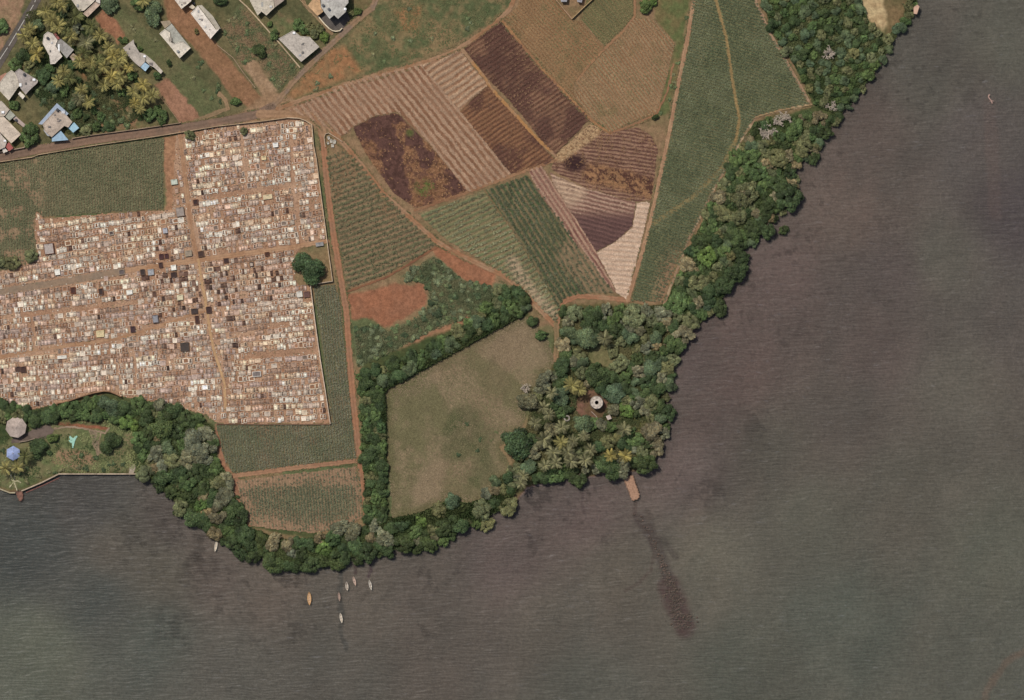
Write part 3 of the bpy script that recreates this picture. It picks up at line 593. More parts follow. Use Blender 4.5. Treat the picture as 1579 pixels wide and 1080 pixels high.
track('road', [(-60, 252), (0, 243), (60, 231), (142, 216), (280, 198), (345, 188), (400, 176), (418, 166)], 13.5, T(128, 104, 90), T(118, 98, 86), 'walled brown lane above the cemetery', wob=0.5)
track('road', [(414, 168), (432, 152), (452, 126), (482, 96), (520, 60), (545, 36), (575, 12), (600, -60)], 9, T(132, 112, 98), T(140, 114, 92), 'narrow grey lane climbing past the houses')
track('dirt_track', [(400, 176), (440, 176), (478, 178), (494, 188), (498, 205)], 12, TR, T(142, 112, 88), 'bare dirt junction beside the cemetery corner', z=1.15)
track('dirt_track', [(494, 195), (499, 225), (505, 290), (514, 360), (524, 420), (534, 480), (539, 550), (545, 620), (552, 690), (560, 750), (567, 815)], 9.5, TR2, RED, 'long red dirt track running down beside the cemetery')
track('dirt_track', [(482, 180), (510, 198), (535, 228), (560, 258), (590, 298), (630, 334), (672, 372), (700, 390), (740, 408), (775, 424), (805, 448), (832, 478), (856, 502)], 8, TR, T(146, 108, 82), 'winding dirt track between the fields', z=1.155)
track('dirt_track', [(858, 506), (862, 480), (872, 464), (892, 457), (930, 459), (968, 463)], 7.5, T(148, 108, 84), TR, 'orange dirt track bending below the green rows', z=1.15)
track('dirt_track', [(857, 500), (859, 525), (857, 556)], 8, T(142, 112, 88), T(128, 108, 82), 'short dirt spur entering the wooded yard', z=1.16)
track('dirt_track', [(428, 168), (460, 156), (530, 132), (600, 110), (650, 98), (700, 80), (722, 66), (760, 40), (785, 16), (800, -20), (810, -60)], 6.5, T(144, 108, 82), TR, 'curved dirt track between scrub and ploughed fields', z=1.15)
track('dirt_track', [(712, 76), (745, 117), (758, 138), (795, 178), (830, 216), (856, 240)], 4.5, T(164, 122, 82), TR, 'thin tan track between the two dark fields', z=1.2)
track('dirt_track', [(774, 32), (805, 70), (836, 106), (870, 142), (912, 186), (940, 206)], 4.0, T(152, 114, 82), T(140, 104, 78), 'thin brown track along the maroon field', z=1.2)
track('dirt_track', [(940, 206), (980, 192), (1012, 177), (1030, 140), (1038, 100)], 3.2, T(146, 108, 82), T(140, 104, 80), 'narrow footpath closing the fallow field', z=1.2)
track('dirt_track', [(980, -40), (979, 25), (962, 48), (930, 78), (905, 104), (890, 125)], 3.5, T(150, 114, 86), T(142, 108, 84), 'faint curved path across the fallow fields', z=1.2)
track('dirt_track', [(720, 297), (790, 271), (815, 262), (845, 252), (858, 246)], 4.5, T(140, 104, 80), T(150, 116, 90), 'narrow path between dark rows and green fields', z=1.2)
track('dirt_track', [(640, 325), (690, 308), (722, 297)], 4, T(132, 96, 74), T(140, 106, 82), 'narrow path along the burnt patch', z=1.2)
track('dirt_track', [(1078, -60), (1070, 0), (1060, 60), (1046, 130), (1032, 205), (1012, 300), (995, 372), (968, 464)], 6, T(162, 130, 104), T(152, 118, 94), 'long straight dirt track left of the big cane field', z=1.2)
track('dirt_track', [(1158, -40), (1166, 5), (1186, 50), (1216, 102), (1250, 162)], 4.5, T(158, 130, 108), T(144, 118, 96), 'coastal path on the upper right field edge', z=1.2)
track('dirt_track', [(1250, 162), (1205, 170), (1166, 181), (1146, 210), (1128, 244), (1102, 290), (1062, 368), (1024, 470)], 3.8, T(166, 144, 118), T(146, 120, 98), 'pale footpath on the lower right field edge', z=1.2)
track('dirt_track', [(352, 735), (400, 729), (450, 722), (520, 714), (556, 710)], 7.5, T(154, 118, 94), T(146, 110, 88), 'dirt cross path between the two lower cane fields', z=1.17)
track('dirt_track', [(536, 450), (600, 426), (675, 380)], 3.2, T(120, 84, 66), T(130, 92, 70), 'dark furrow under the triangular cane field', z=1.2)
track('driveway', [(455, -40), (470, 8), (489, 26), (500, 42), (512, 52)], 5, T(146, 124, 98), T(136, 112, 88), 'bare driveway left of the two storey house', z=1.16)
track('driveway', [(302, 186), (330, 176), (352, 168), (348, 155), (338, 145)], 6, T(146, 120, 94), T(130, 110, 86), 'dirt driveway joining the lane', z=1.16)
b = MB()
for (x0, y0, x1, y1) in ((60, -20, 54, 4), (52, 8, 40, 28), (38, 31, 28, 48), (26, 51, 14, 71), (12, 74, -4, 98)):
    p0 = Vector(W(x0, y0)); p1 = Vector(W(x1, y1)); d = (p1 - p0).normalized(); n_ = Vector((-d.y, d.x)) * 0.13; b.prism([tuple(p0 + n_), tuple(p1 + n_), tuple(p1 - n_), tuple(p0 - n_)], 1.165, 1.19)
o = b.build('road_marking', M_paint, None, T(190, 186, 180)); tag(o, 'worn white centre line on the grey asphalt road', kind='structure')
def zpoly(name, poly, c1, c2, label, z=1.1, res=1.0, wob=0.5, mat=M_road): 
    return sheet(name, poly, lambda X, Y: mix(c1, c2, sstep(0.4, 0.6, fbm(X, Y, 10, 24))), lambda X, Y: 0 * X, z=z, res=res, wob=wob, mat=mat, label=label)
zpoly('paved_yard', [(490, 24), (500, 14), (536, 18), (540, 30), (528, 46), (517, 48), (507, 44)], T(96, 90, 88), T(88, 82, 80), 'dark paved yard behind the white wall curve')
zpoly('paved_yard', [(42, 668), (55, 660), (76, 655), (84, 663), (78, 674), (50, 680), (18, 684), (18, 678)], T(112, 98, 92), T(98, 86, 80), 'grey brown paved yard beside the octagonal roof')
track('garden_path', [(84, 661), (110, 658), (140, 663), (162, 668), (168, 660)], 3.0, T(150, 130, 112), T(136, 118, 100), 'pale curved garden path below the red bank', z=1.2)
track('garden_path', [(139, 665), (144, 685), (152, 702)], 2.0, T(150, 132, 110), T(136, 118, 100), 'thin garden path going down from the curve', z=1.2)
track('garden_path', [(156, 666), (152, 685), (153, 702)], 2.0, T(150, 132, 110), T(136, 118, 100), 'second thin garden path meeting the first', z=1.2)
track('garden_path', [(17, 731), (19, 741), (22, 744), (27, 756)], 2.2, T(176, 168, 140), T(160, 152, 128), 'forked pale concrete path leading to the landing', z=1.2)
track('garden_path', [(23, 731), (22, 743), (15, 751)], 1.8, T(176, 168, 140), T(160, 152, 128), 'pale path branch curving down left', z=1.21)
track('garden_path', [(22, 743), (28, 742), (33, 745)], 1.8, T(176, 168, 140), T(160, 152, 128), 'pale path branch curving right', z=1.21)
zpoly('concrete_ramp', [(199, 733), (200, 722), (207, 716), (209, 720), (206, 731)], T(170, 156, 142), T(150, 138, 126), 'pale concrete ramp above the sea wall')
# ============================================================ CEMETERY
CEM = [(272, 209), (337, 196), (444, 183), (462, 184), (480, 193), (484, 226), (495, 300), (504, 372), (470, 378), (456, 392), (455, 430), (462, 441), (479, 441), (494, 554), (509, 653), (335, 653), (318, 640), (262, 624),
  (245, 621), (205, 614), (187, 611), (165, 603), (140, 607), (90, 622), (60, 630), (28, 632), (0, 613), (-60, 600), (-60, 440), (0, 418), (30, 412), (56, 392), (54, 328), (66, 326), (66, 338), (160, 330), (266, 324), (268, 260)]
SOILP = mix(T(158, 118, 92), T(148, 106, 80), 0.5)
def cem_c(X, Y):
    C = mix(T(168, 136, 114), T(156, 122, 100), sstep(0.4, 0.6, fbm(X, Y, 40, 25))); return C * (0.88 + 0.24 * fbm(X, Y, 6, 26))[:, None]
sheet('cemetery_ground', CEM, cem_c, lambda X, Y: (fbm(X, Y, 12, 27) - 0.5) * 0.06, z=1.10, res=1.6, label='bare red earth of the cemetery between the tombs')
track('asphalt_road', [(-60, 459), (0, 450), (90, 436), (188, 419)], 11, T(136, 118, 103), T(144, 122, 104), 'worn grey asphalt end of the cemetery road', z=1.2, rut=False, wob=0.8)
track('dirt_track', [(186, 419), (240, 411), (305, 401), (380, 391), (450, 382), (505, 372)], 7, T(168, 134, 108), T(158, 122, 96), 'red earth cemetery lane running right', z=1.19)
track('dirt_track', [(277, 206), (284, 260), (292, 330), (300, 380), (306, 402)], 6, T(164, 130, 104), T(156, 120, 95), 'red earth cemetery lane running up', z=1.2)
track('dirt_track', [(306, 401), (312, 440), (317, 465), (324, 510), (330, 540), (346, 590), (348, 628)], 3.6, T(188, 154, 118), T(178, 144, 110), 'narrow pale sandy cemetery path', z=1.22, wob=0.7)
track('dirt_track', [(-60, 562), (0, 551), (55, 540), (120, 531), (178, 523), (240, 506), (300, 484), (316, 480)], 4.0, T(166, 132, 106), T(158, 122, 96), 'thin red lane across the lower cemetery', z=1.19)
LANES = [([(-60, 459), (0, 450), (188, 419), (305, 401), (505, 372)], 7.5), ([(277, 206), (292, 330), (306, 402)], 5.5), ([(306, 401), (317, 465), (330, 540), (346, 590), (348, 628)], 3.5),
  ([(-60, 562), (0, 551), (178, 523), (300, 484), (316, 480)], 4), ([(332, 304), (448, 284), (460, 282)], 3.5), ([(332, 525), (441, 499)], 2.5), ([(346, 556), (441, 544), (489, 539)], 2.5), ([(40, 487), (155, 473), (210, 465)], 2.5),
  ([(372, 212), (382, 300)], 2.0), ([(447, 205), (452, 285), (462, 372)], 2.0), ([(50, 487), (54, 540)], 2.5), ([(205, 540), (210, 575)], 2.5)]
EXCL = [([(475, 437), (470, 440), (458, 425), (458, 395), (480, 384), (512, 380), (512, 436)])]
PAL = [T(240, 224, 208), T(224, 204, 188), T(202, 180, 166), T(238, 218, 194), T(198, 174, 164), T(180, 150, 132), T(228, 200, 174), T(206, 190, 176), T(246, 236, 224), T(218, 186, 168)]
PNAME = ['white', 'light grey', 'stone grey', 'cream', 'mauve grey', 'brown', 'sand coloured', 'grey', 'bright white', 'pinkish tan']
PW = np.array([0.13, 0.15, 0.14, 0.09, 0.12, 0.10, 0.08, 0.10, 0.04, 0.12]); PW /= PW.sum()
DARKP = [T(104, 78, 68), T(124, 98, 86), T(90, 70, 64)]
def cem_angle(v): return math.radians(-8.2 + 5.5 * max(0, min(1, (v - 380) / 270)))
graves = []   # x, y, w, l, h, ang, rim colour, inner colour, kind, name
BIGS = [(76, 384, 15, 17, 'square brown walled vault', T(112, 76, 62), T(172, 160, 156), 1.3), (268, 413, 8, 8, 'bright white square tomb', T(235, 232, 226), T(235, 232, 226), 1.1), (89, 420, 8, 9, 'bright white square tomb', T(232, 228, 222), T(232, 228, 222), 1.1),
  (200, 451, 9, 7, 'bright white square tomb', T(232, 228, 222), T(232, 228, 222), 1.0), (188, 420, 9, 8, 'grey round topped tomb', T(150, 132, 116), T(98, 88, 88), 0.9), (269, 281, 10, 8, 'pale green concrete tomb', T(178, 184, 172), T(190, 196, 186), 1.0),
  (220, 420, 7, 9, 'dark open tomb', T(92, 76, 70), T(60, 50, 48), 0.9), (233, 420, 9, 9, 'bluish grey slab tomb', T(160, 160, 164), T(158, 160, 168), 0.9), (268, 424, 9, 8, 'dark brown vault', T(84, 64, 58), T(60, 46, 44), 1.0), (278, 459, 9, 8, 'cream square tomb', T(212, 204, 176), T(206, 196, 168), 0.9),
  (240, 492, 9, 12, 'grey blue covered vault', T(120, 110, 112), T(138, 138, 146), 1.2), (255, 356, 7, 8, 'lilac grey tomb', T(172, 170, 178), T(164, 164, 174), 0.9), (113, 450 - 2, 8, 10, 'dark rust coloured tomb', T(120, 72, 52), T(74, 50, 44), 0.9), (156, 450, 7, 10, 'dark topped tomb', T(110, 76, 60), T(60, 48, 46), 0.9),
  (155, 515, 12, 10, 'pale yellow double tomb', T(214, 198, 158), T(206, 188, 150), 0.8), (285, 535, 13, 13, 'dark grey cluster tomb', T(88, 78, 72), T(70, 62, 58), 1.1), (205, 508, 7, 9, 'dark maroon tomb', T(84, 60, 62), T(64, 48, 52), 0.9), (36, 570, 8, 9, 'dark brown vault', T(90, 64, 56), T(70, 50, 46), 1.0),
  (462, 454, 9, 9, 'white square tomb', T(214, 208, 200), T(206, 200, 192), 1.0), (473, 454, 9, 9, 'brown vault', T(120, 90, 82), T(100, 74, 70), 1.0), (302, 287 + 25, 8, 8, 'dark rust vault', T(110, 74, 60), T(60, 44, 42), 1.0), (278, 327, 12, 14, 'grey lean roofed tomb', T(140, 126, 118), T(150, 138, 132), 1.2),
  (291, 391, 10, 9, 'grey beige tomb', T(160, 146, 128), T(148, 134, 120), 1.0), (310, 392, 9, 9, 'dark brown vault', T(104, 78, 64), T(70, 52, 48), 1.0), (407, 244 + 0, 7, 6, 'cream tomb', T(222, 204, 164), T(206, 186, 150), 0.8), (413, 301 + 3, 14, 7, 'cream double tomb', T(214, 198, 166), T(206, 188, 156), 0.7),
  (396, 577, 13, 8, 'white rimmed dark family tomb', T(206, 200, 196), T(120, 110, 108), 0.9), (493, 377, 12, 6, 'grey tomb row end', T(150, 146, 146), T(140, 138, 140), 0.9), (425, 224, 8, 7, 'bright white tomb', T(232, 230, 228), T(226, 224, 222), 0.9), (96, 551, 14, 5, 'bright white long tomb', T(230, 224, 216), T(220, 214, 206), 0.7),
  (248, 409, 6, 8, 'dark brown vault', T(92, 66, 60), T(66, 50, 48), 0.9), (249, 374 + 22, 7, 8, 'dark maroon tomb', T(90, 58, 56), T(70, 46, 48), 0.8), (257, 395, 6, 7, 'dark maroon tomb', T(90, 58, 56), T(70, 46, 48), 0.8), (172, 360, 7, 6, 'dark centred tomb', T(176, 164, 152), T(84, 72, 70), 0.8), (304, 493, 6, 12, 'dark rust vault', T(98, 66, 54), T(66, 46, 42), 0.9),
  (300, 480, 10, 8, 'charcoal vault', T(84, 70, 66), T(66, 56, 54), 1.0), (322, 478, 8, 10, 'dark brown vault', T(90, 64, 56), T(66, 48, 46), 1.0), (349, 402, 8, 7, 'dark brown vault', T(92, 66, 58), T(64, 48, 46), 0.9), (388, 408, 6, 7, 'dark ringed tomb', T(80, 62, 58), T(176, 160, 148), 0.8), (412, 392, 7, 6, 'dark rust vault', T(104, 66, 50), T(70, 46, 40), 0.8)]
for x, y, w_, l_, nm, cr, ci, h_ in BIGS: graves.append((x, y, w_, l_, h_, cem_angle(y), cr, ci, nm))
DKZ = lambda x, y: 0.012 + 0.42 * math.exp(-((x - 300) ** 2 / 4200 + (y - 450) ** 2 / 2600)) + 0.18 * math.exp(-((x - 400) ** 2 / 5000 + (y - 415) ** 2 / 900))
def occupied(x, y, w_, l_):
    for b in BIGS:
        if abs(b[0] - x) < (b[2] + w_) / 2 and abs(b[1] - y) < (b[3] + l_) / 2: return True
    return False
v = 186.0; CEMa = CEM
rr = random.Random(11)
while v < 700:
    ang = cem_angle(v); t = math.tan(ang); row_h = rr.choice([8.4, 9.0, 9.4]) if v < 400 else rr.choice([7.4, 7.8, 8.4, 8.8])
    x = -40.0 + rr.random() * 5
    cur = rr.choices(range(10), PW)[0]; fill = 0.93
    while x < 515:
        if rr.random() < 0.3: cur = rr.choices(range(10), PW)[0]
        w_ = rr.choice([3.2, 3.6, 3.8, 4.2, 4.6, 5.0]); l_ = min(row_h - 0.5, rr.uniform(6.4, 8.6))
        if rr.random() < 0.05: w_ = rr.uniform(6, 9)
        cx = x + w_ / 2; cy = v + (cx - 300) * t + rr.gauss(0, 0.6)
        gap = rr.uniform(0.15, 0.8) if rr.random() < 0.92 else rr.uniform(2, 6)
        dens = 0.97 + 0.3 * (float(vnoise(cx, cy, 26, 4)) - 0.5)
        if cx < 292 and cy < 324: dens *= 0.55 if cx > 268 else 0
        if cx > 282 and cx < 298 and cy < 322: dens = 1.0
        x += w_ + gap
        if rr.random() > dens: continue
        graves.append((cx, cy, w_, l_, rr.uniform(0.25, 0.5), ang + rr.gauss(0, 0.03), None, None, cur))
    v += row_h + rr.uniform(0.1, 0.8)
GA = np.array([[g_[0], g_[1]] for g_ in graves]); keep = pip(GA[:, 0], GA[:, 1], CEM) & (sdist(GA[:, 0], GA[:, 1], CEM) < -3.0)
for pts, wd in LANES: keep &= segdist(GA[:, 0], GA[:, 1], pts) > wd / 2 + 3.0 - (wd < 3) * 1.2
for p in EXCL: keep &= ~pip(GA[:, 0], GA[:, 1], p)
keep &= ~(np.hypot(GA[:, 0] - 375, GA[:, 1] - 200) < 6) & ~(np.hypot(GA[:, 0] - 295, GA[:, 1] - 206) < 9)
G2 = []
for i, g_ in enumerate(graves):
    if i < len(BIGS): G2.append(g_); continue
    if not keep[i] or occupied(g_[0], g_[1], g_[2], g_[3]): continue
    x, y, w_, l_, h_, a_, _, _, cur = g_
    dk = rr.random() < DKZ(x, y)
    if dk: cr = DARKP[rr.randrange(3)] * rr.uniform(0.8, 1.2); ci = cr * rr.uniform(0.65, 1.15); nm = 'dark brown tomb'
    else:
        k = cur; f = rr.uniform(0.8, 1.1); cr = PAL[k] * f; st = rr.random()
        if st < 0.34: ci = SOILP * rr.uniform(0.7, 1.15); nm = '%s earth filled tomb' % PNAME[k]
        elif st < 0.44: ci = T(128, 112, 102) * rr.uniform(0.7, 1.1); nm = '%s dark centred tomb' % PNAME[k]
        elif st < 0.8: ci = cr * rr.uniform(0.75, 0.95); nm = '%s slab tomb' % PNAME[k]
        else: ci = np.clip(cr * 1.3, 0, 0.8); nm = '%s bright topped tomb' % PNAME[k]
    G2.append((x, y, w_, l_, h_, a_, cr, ci, nm))
order = sorted(range(len(G2)), key=lambda i: -(G2[i][2] * G2[i][3]) - (1000 if i < len(BIGS) else 0))
IND = set(order[:300]); print('graves', len(G2))
def grave_parts(w, l, h, cr, ci):
    """plinth ring with sunken centre, slab, headstone; local metres, head towards +y"""
    r = min(0.24, w * 0.2); a = MB()
    a.box(-w / 2, w / 2, -l / 2, -l / 2 + r, 0, h, cr); a.box(-w / 2, w / 2, l / 2 - r, l / 2, 0, h, cr)
    a.box(-w / 2, -w / 2 + r, -l / 2 + r, l / 2 - r, 0, h - 0.004, cr); a.box(w / 2 - r, w / 2, -l / 2 + r, l / 2 - r, 0, h - 0.004, cr)
    b = MB(); b.box(-w / 2 + r + .003, w / 2 - r - .003, -l / 2 + r + .003, l / 2 - r - .003, 0, h - 0.07, ci)
    c = MB(); hs = min(0.5, w * 0.38); c.box(-hs, hs, l / 2 - r * 0.9, l / 2 - r * 0.2, h, h + 0.28, cr); c.box(-hs * .6, hs * .6, l / 2 - r * 0.86, l / 2 - r * 0.24, h + .28, h + 0.42, cr)
    return a, b, c
SV = []; SF = []; SC = []; nb = 0
for i, g_ in enumerate(G2):
    x, y, w_, l_, h_, a_, cr, ci, nm = g_; wx, wy = W(x, y)
    pa, pb, pc = grave_parts(w_ * S, l_ * S, h_, cr, ci)
    if i in IND:
        ro = pa.build('tomb', M_grave, loc=(wx, wy, 1.08)); ro.rotation_euler = (0, 0, -a_)
        pb.build('slab', M_grave, ro); pc.build('headstone', M_grave, ro)
        later(ro, nm, 'tomb', 'tombs of the seaside cemetery', x, y)
    else:
        ca, sa = math.cos(-a_), math.sin(-a_)
        for p in (pa, pb, pc):
            V = np.array(p.v); V = np.stack([V[:, 0] * ca - V[:, 1] * sa + wx, V[:, 0] * sa + V[:, 1] * ca + wy, V[:, 2] + 1.08], -1)
            SV.append(V); SC.append(np.array(p.c)); SF.append(np.array(p.f) + nb); nb += len(V)
o = link('tombs', raw_mesh('tombs', np.concatenate(SV), np.concatenate(SF), np.concatenate(SC), False, M_grave))
tag(o, 'the mass of smaller tombs packed in rows over the cemetery', 'tomb', 'tombs of the seaside cemetery', 'stuff')
# flowers, pots and gravel scraps between tombs
Q = area_points(CEM, 0.05); cc = np.array([T(220, 212, 200), T(120, 84, 60), T(90, 96, 60), T(190, 160, 130), T(100, 80, 70)])[rng.integers(0, 5, len(Q))]
ok = np.ones(len(Q), bool)
for pts, wd in LANES: ok &= segdist(Q[:, 0], Q[:, 1], pts) > wd / 2
blades('grave_litter', Q[ok], cc[ok], 3, 0.35, 0.3, 0.25, 'dry flowers and rubble scattered between the tombs', z=1.12, cat='litter')
# ------------------------------------------------------------ walls
def wall(pts, th, h, col, label, z=1.0, cat='wall', name='boundary_wall'):
    P = [W(*p) for p in pts]; b = MB()
    for i in range(len(P) - 1):
        p0 = Vector(P[i]); p1 = Vector(P[i + 1]); L = (p1 - p0).length; d = (p1 - p0) / L; n = Vector((-d.y, d.x)); k = max(1, int(L / 4))
        for j in range(k):
            a = p0 + d * (L * j / k - (0.0 if j else th * .3)); c = p0 + d * (L * (j + 1) / k - 0.01); hh = h + random.uniform(-0.05, 0.05); f = random.uniform(0.8, 1.12)
            q = [a - n * th / 2, c - n * th / 2, c + n * th / 2, a + n * th / 2]
            b.prism([(v_.x, v_.y) for v_ in q], z - 0.2, z + hh, np.clip(col * f, 0, .8))
    o = b.build(name, M_wallm, color=(1, 1, 1)); tag(o, label, cat); return o
WC = T(178, 152, 126)
wall([(-60, 262), (0, 250), (50, 243), (60, 239), (150, 224), (240, 211), (337, 195), (400, 188), (444, 182)], 0.32, 1.5, WC, 'long pale wall between lane and cemetery top')
wall([(444, 182), (462, 183), (472, 187), (481, 193), (484, 226), (488, 246), (495, 300), (503, 360), (506, 384), (513, 434)], 0.32, 1.6, T(196, 172, 148), 'curved pale cemetery wall along the red track')
wall([(513, 434), (500, 436), (482, 439)], 0.32, 1.6, T(190, 170, 150), 'short wall closing the corner of the big tree')
wall([(479, 441), (486, 497), (494, 554), (502, 604), (509.6, 654)], 0.34, 1.7, T(210, 190, 172), 'straight pale wall on the right of the lower cemetery')
wall([(509, 654.5), (430, 654.5), (334, 654)], 0.3, 1.0, T(140, 112, 94), 'low rubble wall under the lowest tomb row')
wall([(88, 622), (105, 619), (125, 612), (145, 606), (161, 603), (170, 604), (180, 608), (188, 612)], 0.4, 2.2, T(150, 116, 92), 'curved retaining wall above the garden trees')
wall([(-20, 238), (0, 235), (38, 228), (39, 223)], 0.3, 1.5, T(170, 150, 134), 'pale wall in front of the leftmost house')
wall([(112, 214), (142, 209), (210, 200), (279, 190)], 0.3, 1.4, T(160, 138, 118), 'pale wall on the upper side of the lane')
wall([(278, 190), (262, 168), (240, 140)], 0.25, 1.0, T(150, 120, 100), 'low wall beside the tilled garden strip')
wall([(366, -30), (369, 0), (382, 12), (400, 32), (420, 55), (432, 68), (463, 105)], 0.55, 1.0, T(186, 164, 138), 'thick pale wall running down to the lane')
wall([(335, 70), (360, 90), (375, 112), (394, 136)], 0.3, 0.8, T(160, 136, 116), 'low wall beside the long red soil plot')
wall([(491, 26), (500, 37), (508, 45), (513, 48), (518, 49), (524, 48), (528, 44)], 0.42, 1.5, T(220, 206, 182), 'bright white curved yard wall')
wall([(455, -30), (462, 0), (470, 8), (490, 26)], 0.25, 1.3, T(160, 136, 108), 'brown wall left of the tall house')
wall([(832, -30), (857, 0), (870, 16), (882, 30)], 0.3, 1.7, T(176, 144, 118), 'left wall of the pointed yard at the top')
wall([(882.6, 29), (897, 15), (913, 0), (940, -30)], 0.3, 1.7, T(180, 154, 118), 'right wall of the pointed yard at the top')
wall([(502, 227), (500, 212), (502, 207), (507, 205.5), (516, 211), (528, 219)], 0.28, 1.0, T(190, 166, 144), 'small rounded wall around the tiny tomb plot')
wall([(0, 754), (15.5, 760), (24, 760)], 0.5, 1.2, T(176, 164, 140), 'white sea wall left of the landing', z=0.4, name='sea_wall')
wall([(34, 757), (39, 755), (65, 744), (91, 731), (150, 731), (210, 731), (227, 735)], 0.5, 1.2, T(178, 160, 142), 'long pale sea wall below the garden', z=0.4, name='sea_wall')
wall([(62, 648), (75, 640), (85, 634)], 0.3, 1.2, T(140, 124, 106), 'short grey wall behind the garden trees')
wall([(30, 682), (42, 680), (55, 676)], 0.3, 1.0, T(150, 134, 120), 'low wall under the paved yard')
wall([(912, 635), (920, 643), (924, 650), (914, 656.5)], 0.3, 0.9, T(170, 154, 146), 'broken pale wall below the round tower', name='ruined_wall')
wall([(1252, 162), (1200, 171), (1168, 180), (1160, 184)], 0.25, 0.6, T(176, 150, 112), 'low stone edge above the dead trees', name='stone_edge')
def small_tombs(lst, desc):
    for x, y, w_, l_, a_ in lst:
        pa, pb, pc = grave_parts(w_ * S, l_ * S, 0.6, T(200, 192, 182), T(180, 172, 164)); wx, wy = W(x, y)
        ro = pa.build('tomb', M_grave, loc=(wx, wy, 1.05)); ro.rotation_euler = (0, 0, a_); pb.build('slab', M_grave, ro); pc.build('headstone', M_grave, ro)
        later(ro, desc, 'tomb', 'tombs inside the tiny walled plot', x, y)
small_tombs([(507, 213, 3.5, 5, 0.3), (511, 218, 4, 5, 0.1), (516, 219, 4, 6, -0.2), (513, 225, 4, 5, 0), (506, 221, 3, 4, 0.2)], 'small white tomb')
